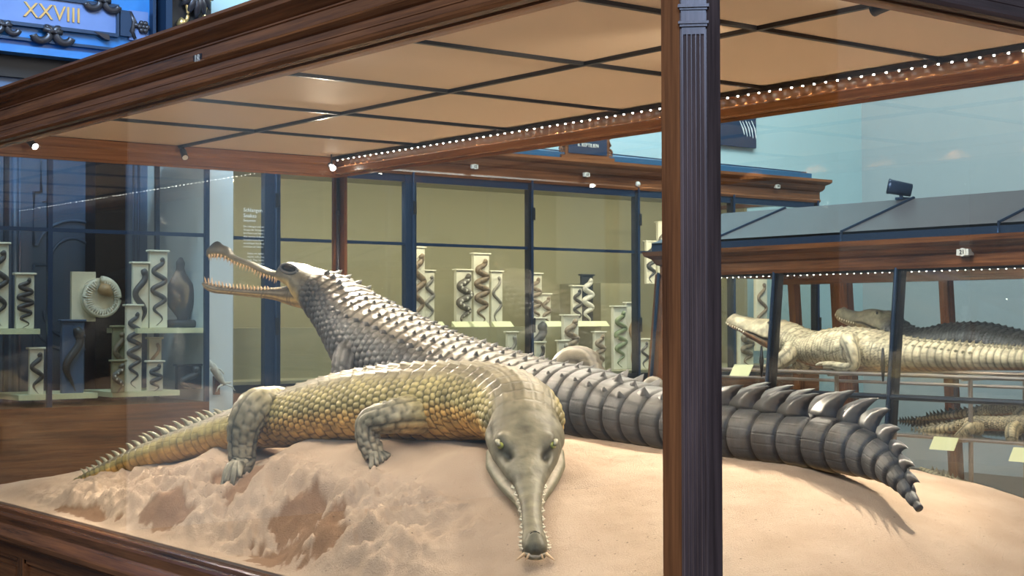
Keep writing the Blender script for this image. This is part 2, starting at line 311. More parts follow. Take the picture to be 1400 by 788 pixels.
class Hide:
    """collects grids and small pieces with colours into ONE skin mesh"""
    def __init__(s): s.V = []; s.F4 = []; s.F3 = []; s.Cc = []; s.n = 0
    def grid(s, X, col, close=True, caps=True):
        a, b = X.shape[:2]; idx = np.arange(a * b).reshape(a, b) + s.n
        s.V.append(X.reshape(-1, 3)); s.Cc.append(np.broadcast_to(col, X.shape).reshape(-1, 3)); s.n += a * b
        j2 = np.roll(idx, -1, axis=1) if close else idx[:, 1:]; i0 = idx if close else idx[:, :-1]
        s.F4.append(np.stack([i0[:-1], i0[1:], j2[1:], j2[:-1]], -1).reshape(-1, 4))
        if caps:
            for r, sgn in ((0, 1), (a - 1, -1)):
                c = X[r].mean(0); s.V.append(c[None]); s.Cc.append(np.broadcast_to(col, X.shape)[r].mean(0)[None]); k = s.n; s.n += 1
                ring = idx[r]; nx = np.roll(ring, -1); t = np.stack([np.full(b, k), ring, nx], -1); s.F3.append(t if sgn > 0 else t[:, ::-1])
    def tris(s, vs, fs, col):
        vs = np.array(vs, float); s.V.append(vs); s.Cc.append(np.broadcast_to(np.array(col, float), vs.shape)); s.F3.append(np.array(fs) + s.n); s.n += len(vs)
    def keel(s, p, n, t, ln, wd, ht, lean, col):
        """a horny keel: boat-shaped base with its point leaning tailwards"""
        b = np.cross(n, t); b /= np.linalg.norm(b); base = p - n * 0.004
        vs = [base - t * ln * 0.6, base - t * ln * .1 + b * wd, base + t * ln * 0.4, base - t * ln * .1 - b * wd, p + n * ht + t * (lean), p + n * ht * 0.45 - t * ln * 0.18]
        s.tris(vs, [(0, 1, 5), (1, 4, 5), (1, 2, 4), (2, 3, 4), (3, 5, 4), (3, 0, 5)], col)
    def limb(s, pts, rad, ns, nt, colfn, pitch=0.022, amp=0.003, flat=None):
        P = np.array(pts); x = np.concatenate([[0], np.cumsum(np.linalg.norm(np.diff(P, axis=0), axis=1))]); xi = np.linspace(0, x[-1], ns)
        Q = spline(x, P, xi); R = pchip(x, rad, xi); T = np.gradient(Q, axis=0); T /= np.linalg.norm(T, axis=1)[:, None]
        S = np.cross(T, [0.31, 0.42, 0.12]); S /= np.linalg.norm(S, axis=1)[:, None]
        for i in range(1, ns):
            q = S[i - 1] - T[i] * S[i - 1].dot(T[i]); S[i] = q / np.linalg.norm(q)
        V = np.cross(S, T); a = np.linspace(0, 2 * PI, nt, endpoint=False)
        N = np.cos(a)[None, :, None] * S[:, None] + np.sin(a)[None, :, None] * V[:, None]
        d, g, hsh = cells(np.broadcast_to(xi[:, None] / pitch, (ns, nt)), np.broadcast_to(a[None] / (2 * PI) * max(5, round(2 * PI * R.mean() / pitch / 1.25)), (ns, nt)), .5, 4)
        X = Q[:, None] + N * (R[:, None] + amp * d - amp * g)[..., None]
        col = colfn(N, xi / x[-1]) * (1 - 0.72 * g)[..., None] * (0.85 + 0.3 * hsh)[..., None]
        s.grid(X, col)
    def build(s, name, mat, parent):
        V = np.concatenate(s.V) - np.array(wl(parent)); col = np.concatenate(s.Cc); F4 = np.concatenate(s.F4); F3 = np.concatenate(s.F3) if s.F3 else np.zeros((0, 3), int)
        me = bpy.data.meshes.new(name); me.vertices.add(len(V)); me.vertices.foreach_set('co', V.astype(np.float32).ravel())
        li = np.concatenate([F4.ravel(), F3.ravel()]); me.loops.add(len(li)); me.loops.foreach_set('vertex_index', li.astype(np.int32))
        tot = np.concatenate([np.full(len(F4), 4), np.full(len(F3), 3)]); st = np.concatenate([[0], np.cumsum(tot)[:-1]])
        me.polygons.add(len(tot)); me.polygons.foreach_set('loop_start', st.astype(np.int32)); me.polygons.foreach_set('use_smooth', np.ones(len(tot), bool))
        me.update(calc_edges=True); me.validate()
        at_ = me.attributes.new('Col', 'FLOAT_COLOR', 'POINT'); at_.data.foreach_set('color', np.concatenate([col, np.ones((len(col), 1))], 1).astype(np.float32).ravel())
        o = bpy.data.objects.new(name, me); C.objects.link(o); o.parent = parent; me.materials.append(mat); return o
def mixc(a, b, t): return np.array(a) * (1 - t[..., None]) + np.array(b) * t[..., None]
def cone_mb(mb, p, d, ln, r, n=6, bend=None):
    p = np.array(p, float); d = np.array(d, float); d /= np.linalg.norm(d); e = np.zeros(3) if bend is None else np.array(bend, float)
    pts = [p + d * ln * t + e * ln * t * t for t in (0, .35, .7, 1.0)]; mb.tube(pts, [r, r * .8, r * .45, r * .06], n)

# ================================================================== THE SETTING
def structure(name, a, b, mat): return MB().box(a, b).build(name, mat, kind='structure')
structure('floor', (-9, -9, -0.1), (12, 9, 0), M['floor'])
structure('wall_back', (2.42, 8.55, 0), (11.15, 8.75, 6.5), M['wall'])
structure('wall_left', (-9, 8.55, 0), (2.42, 8.75, 6.5), M['pale'])
structure('wall_side', (-9.2, -9, 0), (-9, 8.75, 6.5), M['wood_z'])
structure('wall_front', (-9, -9.2, 0), (11.35, -9, 6.5), M['wood_z'])
structure('wall_right', (11.15, -6, 0), (11.35, 8.75, 6.5), M['wall2'])
# ================================================================== THE BIG DISPLAY CASE
LX, LY = 2.1, 4.92            # inside size
ZS, ZB, ZC, ZT = 0.77, 2.41, 2.51, 2.62   # sill, beam underside, ceiling boards, cornice top
case = thing('display_case', (LX / 2, LY / 2, 0), 'large mahogany and glass display case with the two gharials on sand', 'display case')
CORN = [(-.05, ZB), (0.0, ZB), (.018, ZB + .004), (.026, ZB + .014), (.018, ZB + .026), (.010, ZB + .030), (.010, ZB + .046), (.013, ZB + .048), (.013, ZB + .053), (.010, ZB + .055), (.010, ZB + .072), (.020, ZB + .076), (.032, ZB + .088), (.026, ZB + .096), (.022, ZB + .10), (.022, ZB + .134), (.028, ZB + .137), (.028, ZB + .142), (.024, ZB + .144), (.034, ZB + .150),
        (.046, ZB + .160), (.062, ZB + .170), (.076, ZB + .176), (.080, ZB + .188), (.092, ZB + .194), (.10, ZB + .20), (.10, ZT), (-.05, ZT)]
def ring_side(mb, prof, side):
    """one mitred side of a frame round the case, profile (outwards offset, z)"""
    if side == 'near_long': mb.prism([(-o, z) for o, z in prof], 1, [-o for o, z in prof], [LY + o for o, z in prof])
    if side == 'far_long': mb.prism([(LX + o, z) for o, z in prof], 1, [-o for o, z in prof], [LY + o for o, z in prof])
    if side == 'near_short': mb.prism([(-o, z) for o, z in prof], 0, 0, 1)
    return mb
def ring(name, prof, mats, skip=()):
    out = {}
    for side in ('near_long', 'far_long', 'near_short', 'far_short'):
        if side in skip: continue
        mb = MB()
        if side == 'near_long': mb.prism([(-o, z) for o, z in prof], 1, [-o for o, z in prof], [LY + o for o, z in prof])
        elif side == 'far_long': mb.prism([(LX + o, z) for o, z in prof], 1, [-o for o, z in prof], [LY + o for o, z in prof])
        elif side == 'near_short': mb.prism([(-o, z) for o, z in prof], 0, [-o for o, z in prof], [LX + o for o, z in prof])
        else: mb.prism([(LY + o, z) for o, z in prof], 0, [-o for o, z in prof], [LX + o for o, z in prof])
        out[side] = mb.build(name, mats[side], case)
    return out
wy = dict(near_long=M['wood_y'], far_long=M['wood_y'], near_short=M['oak_x'], far_short=M['wood_x'])
beams = ring('top_beam', CORN, wy)
# inner rails with a step, seen from inside
inner = [(-.075, ZC - .004), (-.05, ZC - .004), (-.05, ZB + .002), (-.052, ZB + .002), (-.058, ZB + .004), (-.058, ZB + .052), (-.066, ZB + .056), (-.075, ZB + .064)]
ledge = [(-.055, ZC - .004), (-.03, ZC - .004), (-.03, ZB + .002), (-.098, ZB + .002), (-.100, ZB + .006), (-.100, ZB + .034), (-.094, ZB + .040), (-.055, ZB + .041)]
wo = dict(near_long=M['orange_y'], far_long=M['orange_y'], near_short=M['orange_x'], far_short=M['orange_x'])
ring('inner_rail', inner, wo, ('far_long',)); ring('lamp_rail', ledge, wo, ('near_long', 'near_short', 'far_short'))
# bevelled reveal under the beams that catches the strip light
ring('glazing_bead', [(-.05, ZB), (-.012, ZB), (-.012, ZB - .006), (-.05, ZB - .012)], wo)
# sill, ledge and base
SILL = [(-.03, ZS), (0, ZS), (.008, ZS - .004), (.010, ZS - .018), (.022, ZS - .022), (.030, ZS - .030), (.030, ZS - .062), (.045, ZS - .070), (.075, ZS - .094), (.080, ZS - .100), (.080, ZS - .118), (.066, ZS - .124), (.05, ZS - .135), (.02, ZS - .142), (-.03, ZS - .142)]
ring('sill', SILL, dict(wy, near_short=M['wood_x']))
ring('plinth', [(-.03, 0), (.05, 0), (.05, .12), (.035, .14), (.02, .15), (-.03, .15)], dict(wy, near_short=M['wood_x']))
ztop = ZS - .142
for side, L, ax in (('near_long', LY, 1), ('near_short', LX, 0)):
    n = 6 if ax else 3
    def bx(mb, u0, u1, z0, z1, o0, o1):
        return mb.box((-o1, u0, z0), (-o0, u1, z1)) if ax else mb.box((u0, -o1, z0), (u1, -o0, z1))
    mt = M['wood_y'] if ax else M['wood_x']
    bx(MB(), 0, L, ztop - .055, ztop, -.02, .018).build('top_rail', mt, case); bx(MB(), 0, L, .15, .23, -.02, .018).build('bottom_rail', mt, case)
    for k in range(n + 1):
        u = L * k / n; bx(MB(), max(0, u - .035), min(L, u + .035), .23, ztop - .055, -.02, .018).build('base_stile', M['wood_z'], case)
    for k in range(n):
        a, b = L * k / n + .035, L * (k + 1) / n - .035; z0, z1 = .23, ztop - .055
        p = bx(MB(), a, b, z0, z1, -.02, 0.0); bx(p, a + .05, b - .05, z0 + .05, z1 - .05, 0.0, .008); p.build('base_panel', mt, case)
        fr = MB(); bx(fr, a, b, z1 - .018, z1, 0, .013); bx(fr, a, b, z0, z0 + .018, 0, .013); bx(fr, a, a + .018, z0, z1, 0, .013); bx(fr, b - .018, b, z0, z1, 0, .013); fr.build('panel_moulding', mt, case)
MB().box((0, 0, ZS - .05), (LX, LY, ZS - .02)).build('case_floor', M['wood_x'], case)
MB().box((.03, LY - .02, .15), (LX - .03, LY, ZS - .14)).build('back_panel', M['wood_x'], case); MB().box((LX - .02, 0, .15), (LX, LY, ZS - .14)).build('back_panel', M['wood_y'], case)
# near corner post: chamfered, with a fluted pilaster on the chamfer
c = 0.041
post = MB().prism([(0, c), (c, 0), (.085, 0), (.085, .012), (.094, .012), (.094, .05), (.05, .05), (.05, .114), (.012, .114), (.012, .104), (0, .104)], 2, ZS, ZB).build('corner_post', M['oak_z'], case)
MB().prism([(-.0015, c + .003), (-.0015, .103), (.006, .103), (.006, c + .003)], 2, ZS, ZB).build('post_cheek', M['wood_z'], post)
d1 = np.array([1, -1]) / math.sqrt(2); n1 = np.array([-1, -1]) / math.sqrt(2); mid = np.array([c / 2, c / 2])
def cham(t, o): return tuple(mid + d1 * t + n1 * o)
fl = [cham(-.027, -.002), cham(-.027, .007)]
for k in range(5):
    t0 = -.0195 + k * .00975
    for q in range(7): a = PI - q * PI / 6; fl.append(cham(t0 + .0037 * math.cos(a), .007 - .0045 * math.sin(a)))
fl += [cham(.027, .007), cham(.027, -.002)]
MB().prism(fl, 2, ZS, 2.245).build('fluted_pilaster', M['oak_z'], post)
MB().prism([cham(-.027, -.002), cham(-.027, .007), cham(.027, .007), cham(.027, -.002)], 2, 2.245, 2.27).build('pilaster_head', M['oak_z'], post)
cp = MB()
for z0, z1, o, t in ((2.262, 2.268, .012, .031), (2.268, 2.274, .016, .034), (2.274, 2.300, .008, .028), (2.300, 2.305, .012, .031), (2.305, 2.312, .017, .035), (2.312, 2.41, .008, .028)):
    cp.prism([cham(-t, -.002), cham(-t, o), cham(t, o), cham(t, -.002)], 2, z0, z1)
cp.build('pilaster_capital', M['oak_z'], post)
# the other posts: two bars meeting with a cable tube in the corner
for (x, y, sx, sy) in ((LX, LY, -1, -1), (0, LY, 1, -1), (LX, 0, -1, 1)):
    p = MB().box((x, y, ZS), (x + sx * .052, y + sy * .022, ZB)).build('corner_post', M['orange_z'], case)
    MB().box((x + sx * .003, y + sy * .024, ZS), (x + sx * .022, y + sy * .085, ZB)).build('post_bar', M['orange_z'], p)
    MB().tube([(x + sx * .036, y + sy * .04, ZS), (x + sx * .036, y + sy * .04, ZB + .02)], .009, 10).build('cable_tube', M['blackmetal'], p, True)
    MB().tube([(x + sx * .036, y + sy * .04, 2.19), (x + sx * .036, y + sy * .04, 2.215)], .013, 10).build('tube_clip', M['blackmetal'], p)
# ceiling of tan boards with dark glazing bars
ys = [.06, .81, 1.63, 2.45, 3.255, 4.03, LY - .06]
xs = [.06, 1.085, LX - .06]
for i in range(2):
    for j in range(6):
        MB().box((xs[i] + .004, ys[j] + .004, ZC + random.uniform(0, .002)), (xs[i + 1] - .004, ys[j + 1] - .004, ZC + .02)).build('ceiling_panel', M['tan'], case)
for y in ys[1:-1]:
    for i in range(2): MB().box((xs[i] + .01, y - .0095, ZC - .012), (xs[i + 1] - .012, y + .0095, ZC + .003)).build('glazing_bar', M['blackmetal'], case)
MB().box((1.085 - .0095, .06, ZC - .013), (1.085 + .0095, LY - .06, ZC + .003)).build('glazing_bar', M['blackmetal'], case)
MB().box((.0, .0, ZC + .021), (LX, LY, ZT - .005)).build('roof_board', M['doordark'], case)
# LED strip along the far rail
st = MB().box((LX - .112, .10, ZC - .022), (LX - .088, LY - .10, ZC - .004)).build('light_strip', M['blackmetal'], case)
ledm = None; n = 84
for k in range(n):
    y = .14 + (LY - .28) * k / (n - 1)
    if ledm is None:
        o = MB().tube([(LX - .100, y, ZC - .022), (LX - .100, y, ZC - .026)], .0038, 8).build('led', M['led'], st); ledm = o.data; y0 = y
    else:
        o = bpy.data.objects.new('led', ledm); C.objects.link(o); o.parent = st; o.location = (0, y - y0, 0)
# glass
g = .006
MB().box((.022, .11, ZS), (.022 + g, LY - .02, ZB)).build('glass_pane', M['glass'], case); MB().box((.10, .022, ZS), (LX - .02, .022 + g, ZB)).build('glass_pane', M['glass'], case)
MB().box((.02, LY - .03, ZS), (LX - .04, LY - .03 + g, ZB)).build('glass_pane', M['glass'], case); MB().box((LX - .03, .02, ZS), (LX - .03 + g, LY - .04, ZB)).build('glass_pane', M['glass'], case)
p = atx(268, 81, -.03); bd = MB().box((-.0255, p[1] - .03, p[2] - .017), (-.0195, p[1] + .03, p[2] + .017)).build('number_badge', M['bronze'], case)
text('badge_number', '18', .042, M['badge'], bd, (-.0265, p[1], p[2]), FACE_X)
# spotlights hung in the corners
def spotlight(px, py, plane, tgt, label, lit, size=.03, mat='blackmetal'):
    p = np.array(plane, float); d = np.array(tgt, float) - p; d /= np.linalg.norm(d)
    t = thing('spotlight', p, label, 'spotlight', 'spotlights inside the big case')
    MB().tube([p - d * size * .9, p - d * size * .5, p + d * size * .7, p + d * size], [size * .30, size * .42, size * .42, size * .46], 12).build('housing', M[mat], t, True)
    MB().tube([p + d * size * 1.0, p + d * size * 1.04], [size * .38, size * .38], 12).build('lens', M['lens' if lit else 'badge'], t)
    MB().tube([p - d * size * .2, p + np.array([0, 0, size * .8]), (p[0], p[1], ZC)], size * .12, 6).build('bracket', M['blackmetal'], t)
spotlight(0, 0, (LX - .17, LY - .19, 2.445), (1.0, 1.9, 1.3), 'lit spotlight in the far corner where rail and LED strip meet', True, .04)
spotlight(0, 0, (1.085, LY - .12, 2.468), (0.8, 3.2, 1.0), 'small dark spotlight on the end of the ceiling centre bar', False, .04)
pp = atz(46, 191, 2.47); spotlight(0, 0, (pp[0] + .02, LY - .12, 2.465), (0.8, 2.6, 1.0), 'lit spotlight at the left end of the rail by the front beam', True, .04)
pp = atz(1212, 6, 2.47); spotlight(0, 0, (pp[0], pp[1], 2.47), (0.95, 4.6, 1.75), 'black spotlight seen from behind, under the ceiling by the right top beam', True, .045)

# ================================================================== SAND
def atd(px, py, d): p = at(px, py, d); return (p[0], p[1], p[2] - ZS)
CP = [(.03, a, .015) for a in (.9, 1.5, 2.2, 3, 3.7, 4.3, 4.88)] + [(.03, .4, .02), (.03, .03, .03), (.6, .03, .07), (1.2, .03, .085), (2.05, .03, .08)]
CP += [(.3, 4.49, .105), (.45, 3.85, .205), (.48, 3.28, .305), (.5, 3.07, .245), (.5, 2.66, .365), (.55, 2.22, .385), (.6, 1.7, .38),
       (.8, 3.1, .26), (.85, 2.6, .37), (.9, 2.2, .385), (.9, 1.8, .38), (.75, 3.6, .22), (.8, 4.2, .16), (.5, 4.8, .06),
       (1.1, 4.85, .22), (1.3, 4.3, .37), (1.3, 3.6, .50), (1.5, 3.3, .50), (1.9, 4.0, .36), (1.4, 2.6, .42), (1.3, 1.89, .37), (1.35, 1.3, .36), (1.3, .82, .35), (1.1, .5, .29),
       (2.05, 4.85, .2), (2.05, 3, .34), (2.05, 2, .30), (2.0, .775, .265), (2.0, .49, .225),
       (.8, 1.3, .325), (.95, 1.4, .335), (.28, .95, .115), (.42, 1.12, .185), (.6, 1.35, .28), (.35, 1.3, .19), (.15, 1.3, .07), (.15, .7, .06), (.4, .656, .14), (.7, .85, .265), (.9, .6, .275), (1.1, .367, .26), (1.2, .19, .19), (.6, .2, .165),
       (.25, 1.66, .15), (.3, 2.2, .17), (.27, 2.66, .15), (.25, 3.2, .12), (.2, 3.9, .09), (.15, 2.4, .07), (.15, 3.0, .06)]
CP = np.array(CP); D = np.linalg.norm(CP[:, None, :2] - CP[None, :, :2], axis=-1); A_ = np.ones((len(CP) + 1,) * 2); A_[:-1, :-1] = D - 0.02 * np.eye(len(CP)) * 0; A_[-1, -1] = 0
RB = np.linalg.solve(A_, np.concatenate([CP[:, 2], [0]]))
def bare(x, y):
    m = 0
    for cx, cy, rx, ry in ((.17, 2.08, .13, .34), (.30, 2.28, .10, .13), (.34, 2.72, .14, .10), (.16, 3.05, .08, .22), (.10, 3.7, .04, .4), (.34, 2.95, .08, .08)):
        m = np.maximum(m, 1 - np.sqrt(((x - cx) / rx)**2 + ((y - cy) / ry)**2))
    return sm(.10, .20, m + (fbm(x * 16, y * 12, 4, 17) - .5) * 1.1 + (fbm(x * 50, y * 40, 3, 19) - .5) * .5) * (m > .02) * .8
def sand_h(x, y):
    x = np.asarray(x, float); y = np.asarray(y, float)
    d = np.sqrt((x[..., None] - CP[:, 0])**2 + (y[..., None] - CP[:, 1])**2 + .0012); h = d @ RB[:-1] + RB[-1]
    cliff = sm(.50, .36, x) * sm(.02, .12, x) * sm(1.15, 1.7, y) * sm(4.7, 3.6, y)
    gul = fbm(y * 3.1 + 3 + x * .8, x * 1.2, 3, 5) - .5
    rug = np.abs(fbm(x * 11, y * 8 + 3, 4, 9) - .5)
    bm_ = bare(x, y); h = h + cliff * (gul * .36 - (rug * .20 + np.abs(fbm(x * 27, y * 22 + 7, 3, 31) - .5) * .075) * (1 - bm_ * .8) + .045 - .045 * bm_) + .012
    h = h + (fbm(x * 6, y * 6, 3, 2) - .5) * .018 * sm(0, .15, x) + (fbm(x * 30, y * 30, 3, 8) - .5) * (.006 + .040 * cliff) * (1 - .8 * bm_)
    e_ = sm(.028, .19, x); h = .010 + (h - .010) * e_
    return np.maximum(h, .004)
nx, ny = 250, 540
gx, gy = np.meshgrid(np.linspace(.03, LX - .035, nx), np.linspace(.032, LY - .035, ny), indexing='ij')
gh = sand_h(gx, gy) + ZS
X = np.stack([gx, gy, gh], -1)
sm_, nt, b = newmat('pinkish_sand'); M['sandmat'] = sm_
tc = nt.nodes.new('ShaderNodeTexCoord'); n1_ = nt.nodes.new('ShaderNodeTexNoise'); n1_.inputs['Scale'].default_value = 5; n1_.inputs['Detail'].default_value = 8
cr = nt.nodes.new('ShaderNodeValToRGB'); cr.color_ramp.elements[0].position = .3; cr.color_ramp.elements[1].position = .75
cr.color_ramp.elements[0].color = (.41, .305, .228, 1); cr.color_ramp.elements[1].color = (.51, .395, .305, 1)
n2_ = nt.nodes.new('ShaderNodeTexNoise'); n2_.inputs['Scale'].default_value = 160; n2_.inputs['Detail'].default_value = 5; n2_.inputs['Roughness'].default_value = .7
vr = nt.nodes.new('ShaderNodeTexVoronoi'); vr.inputs['Scale'].default_value = 26; vr.inputs['Randomness'].default_value = 1
sp = nt.nodes.new('ShaderNodeMapRange'); sp.inputs[1].default_value = .05; sp.inputs[2].default_value = .10; sp.inputs[3].default_value = .45; sp.inputs[4].default_value = 1
mu = nt.nodes.new('ShaderNodeVectorMath'); mu.operation = 'SCALE'; bp = nt.nodes.new('ShaderNodeBump'); bp.inputs['Strength'].default_value = .8; bp.inputs['Distance'].default_value = .010
for q in (n1_, n2_, vr): nt.links.new(tc.outputs['Object'], q.inputs['Vector'])
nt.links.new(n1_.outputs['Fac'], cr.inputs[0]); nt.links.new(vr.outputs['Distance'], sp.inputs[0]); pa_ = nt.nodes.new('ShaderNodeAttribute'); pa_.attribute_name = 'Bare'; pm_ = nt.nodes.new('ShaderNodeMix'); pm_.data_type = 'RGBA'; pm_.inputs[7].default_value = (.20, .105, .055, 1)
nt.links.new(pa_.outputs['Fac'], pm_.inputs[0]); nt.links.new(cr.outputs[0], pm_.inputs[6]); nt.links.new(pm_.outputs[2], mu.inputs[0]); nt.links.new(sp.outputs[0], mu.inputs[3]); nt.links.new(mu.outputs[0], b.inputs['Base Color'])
nt.links.new(n2_.outputs['Fac'], bp.inputs['Height']); nt.links.new(bp.outputs['Normal'], b.inputs['Normal']); b.inputs['Roughness'].default_value = .95; b.inputs['Specular IOR Level'].default_value = .15
idx = np.arange(nx * ny).reshape(nx, ny); F = np.stack([idx[:-1, :-1], idx[1:, :-1], idx[1:, 1:], idx[:-1, 1:]], -1).reshape(-1, 4)
edge = np.concatenate([idx[:, 0], idx[-1, 1:], idx[-2::-1, -1], idx[0, -2:0:-1]])
low = X.reshape(-1, 3)[edge].copy(); low[:, 2] = ZS - .02; k = nx * ny; m = len(edge); li = np.arange(m) + k
sk = np.stack([edge, li, np.roll(li, -1), np.roll(edge, -1)], -1)
me = bpy.data.meshes.new('sand_mound'); V = np.concatenate([X.reshape(-1, 3), low]) - np.array([LX / 2, LY / 2, ZS - .02])
FF = np.concatenate([F, sk]); me.vertices.add(len(V)); me.vertices.foreach_set('co', V.astype(np.float32).ravel()); me.loops.add(FF.size); me.loops.foreach_set('vertex_index', FF.astype(np.int32).ravel())
me.polygons.add(len(FF)); me.polygons.foreach_set('loop_start', (np.arange(len(FF)) * 4).astype(np.int32)); me.polygons.foreach_set('use_smooth', np.concatenate([np.ones(len(F), bool), np.zeros(len(sk), bool)])); me.update(calc_edges=True)
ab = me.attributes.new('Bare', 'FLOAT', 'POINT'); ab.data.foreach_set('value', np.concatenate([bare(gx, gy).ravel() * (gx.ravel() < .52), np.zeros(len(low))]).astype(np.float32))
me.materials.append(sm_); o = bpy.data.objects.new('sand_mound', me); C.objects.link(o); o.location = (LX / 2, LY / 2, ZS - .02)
meta(o, 'pinkish beige sand mound with a craggy front bank, under the two gharials', 'sand')
# ================================================================== THE TWO GHARIALS
def gharial_skin(lf, cfg):
    s = lf.s[:, None] * np.ones((1, lf.nt)); ang = lf.ang[None] * np.ones((len(lf.s), 1))
    r = ((lf.w + (lf.ht + lf.hb) / 2) / 2)[:, None]; v = ang * r; vn = np.abs(ang) / PI
    ph = np.interp(lf.s, cfg['ph_s'], cfg['ph'])[:, None] * np.ones((1, lf.nt))
    pitch = 1 / np.maximum(np.gradient(ph[:, 0], lf.s), 1e-3)[:, None]
    head = sm(cfg['head1'], cfg['head0'], s); tail = sm(cfg['tail0'], cfg['tail1'], s)
    wob = (fbm(s * 4, v * 6, 3, cfg['seed']) - .5)
    ph = ph + wob * .35 * (1 - tail)
    fr = ph - np.floor(ph); gw = cfg['gw'] / pitch
    rg = np.maximum(np.exp(-(fr / gw)**2), np.exp(-((1 - fr) / gw)**2))
    # tail whorls: overlapping rings cut by lengthwise seams
    seam_n = 17; q = ang / (2 * PI) * seam_n + 0.5 + .25 * np.mod(np.floor(ph), 2) + wob * .3; fq = np.abs(q - np.floor(q) - .5); sg = sm(.44, .5, fq) * .8
    bulge = 1 - (2 * np.abs(fr - .5))**4
    tdisp = (fr * .007 + bulge * .003) * cfg['tamp'] - rg * .007 * cfg['tamp'] - sg * .003
    tgro = np.maximum(rg, sg * .5)
    # back: rows of keeled scutes
    cw = cfg['col']; cc = v / cw + .5; fc = np.abs(cc - np.floor(cc) - .5); cg = sm(.40, .5, fc)
    bd = (fr**1.5) * .0045 + np.exp(-(fc / .12)**2) * .006 * fr - np.maximum(rg * .8, cg * .6) * .004
    bg = np.maximum(rg, cg * .6) * .8
    # flank: rounded scales in staggered rows
    fs = cfg['fs']; u1 = s / fs + wob * 1.0; v1 = v / (fs * .85) + wob * .9
    d1_, g1, hh = cells(v1, u1, .5, 2.6); fd = d1_ * .0045 - g1 * .0025
    # belly: squarish shields
    d2_, g2, hb_ = cells(v / (fs * 1.5), s / (fs * 1.6) + wob * .4, .5, 6); bd2 = d2_ * .003 - g2 * .003
    wb = sm(.30, .24, vn + wob * .08); wv = sm(.60, .68, vn); wf = np.clip(1 - wb - wv, 0, 1)
    body = wb * bd + wf * fd + wv * bd2; bgro = wb * bg + wf * g1 + wv * g2
    nz = (fbm(s * 14, v * 14, 4, cfg['seed'] + 4) - .5)
    fold = np.exp(-((s - cfg['fold']) / .16)**2) * (np.sin(s * 95 + wob * 10 + v * 8) * .0035) * sm(.2, .35, vn)
    hd = nz * .010 * sm(0.28, .5, s / cfg['head1'])
    hcell, hgr, _ = cells(v / .02 + wob, s / .02, .5, 2.2)
    disp = (1 - tail) * (1 - head) * body + tail * tdisp + head * hd + fold * (1 - head * .5)
    gro = (1 - tail) * (1 - head) * bgro + tail * tgro
    # colours
    cd, cs, cb = [np.array(c) for c in cfg['cols']]
    t1 = sm(cfg['c1'][0], cfg['c1'][1], vn + wob * .10); t2 = sm(cfg['c2'][0], cfg['c2'][1], vn + wob * .06)
    col = mixc(mixc(cd * np.ones(s.shape + (3,)), cs, t1), cb, t2)
    col = mixc(col, np.array(cfg.get('tailcol', cd)) * np.ones(col.shape), tail * (1 - t1) * (1 - t2))
    hc = cfg['headcol']; hcol = mixc(np.array(hc[0]) * np.ones(s.shape + (3,)), np.array(hc[1]), sm(.5, .68, vn)); col = mixc(col, hcol, head)
    col = col * (1 - .72 * np.clip(gro, 0, 1))[..., None] * (.86 + .28 * np.where(wf > .5, hh, h2(np.floor(ph), np.floor(q), 2)) * (1 - head) + .14 * head)[..., None]
    col = col * (1 + .9 * nz + head * (fbm(s * 40, v * 40, 4, 77) - .5) * .9)[..., None]
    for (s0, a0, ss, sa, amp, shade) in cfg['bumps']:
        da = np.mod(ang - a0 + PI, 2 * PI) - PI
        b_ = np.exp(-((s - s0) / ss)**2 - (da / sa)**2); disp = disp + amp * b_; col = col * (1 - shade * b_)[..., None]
    return disp, col, vn
def apply_skin(lf, hide, cfg, ex=1.0):
    disp, col, vn = gharial_skin(lf, cfg); X = lf.section(lf.ang[None] * np.ones((len(lf.s), 1)), ex)
    a = np.gradient(X, axis=0); b = np.roll(X, -1, 1) - np.roll(X, 1, 1); N = np.cross(a, b); N /= np.linalg.norm(N, axis=-1)[..., None] + 1e-9
    cen = X - lf.P[:, None]; sgn = np.sign((N * cen).sum(-1).mean()); N *= sgn
    fade = np.clip((np.minimum(lf.w, lf.ht) / .03), .15, 1)[:, None]
    hide.grid(X + N * (disp * fade)[..., None], np.clip(col, .004, .9))
def phase(pairs):
    """ring count along the body from (s, pitch) pairs"""
    s = np.linspace(pairs[0][0], pairs[-1][0], 3000); p = np.interp(s, [a for a, _ in pairs], [b for _, b in pairs]); ph = np.concatenate([[0], np.cumsum(np.diff(s) / ((p[1:] + p[:-1]) / 2))]); return s, ph
def blade(mb, base0, base1, up, tvec, side, ht, lean, thick):
    """an upright tail fin: curved blade on a base from base0 to base1, its tip leaning along tvec"""
    base0, base1, up, tvec, side = [np.array(q, float) for q in (base0, base1, up, tvec, side)]; L = []
    for t in (0, .2, .4, .6, .8, .93, 1.0):
        f = base0 + up * ht * t + tvec * lean * (t**1.5) + (base1 - base0) * (.12 * t + .38 * t**2)
        r = base1 + up * ht * t + tvec * lean * (t**1.6) - (base1 - base0) * (.10 * math.sin(PI * t))
        f = f * (1 - t**6) + (base1 + up * ht + tvec * lean) * t**6
        m_ = (f + r) / 2; th = thick * (1 - t)**.8 + .0012
        L += [f, m_ + side * th, r, m_ - side * th]
    k = len(L) // 4
    mb.add(L, [(4 * i + j, 4 * i + (j + 1) % 4, 4 * i + 4 + (j + 1) % 4, 4 * i + 4 + j) for i in range(k - 1) for j in range(4)] + [(3, 2, 1, 0), tuple(4 * k - 4 + j for j in range(4))])
    return mb
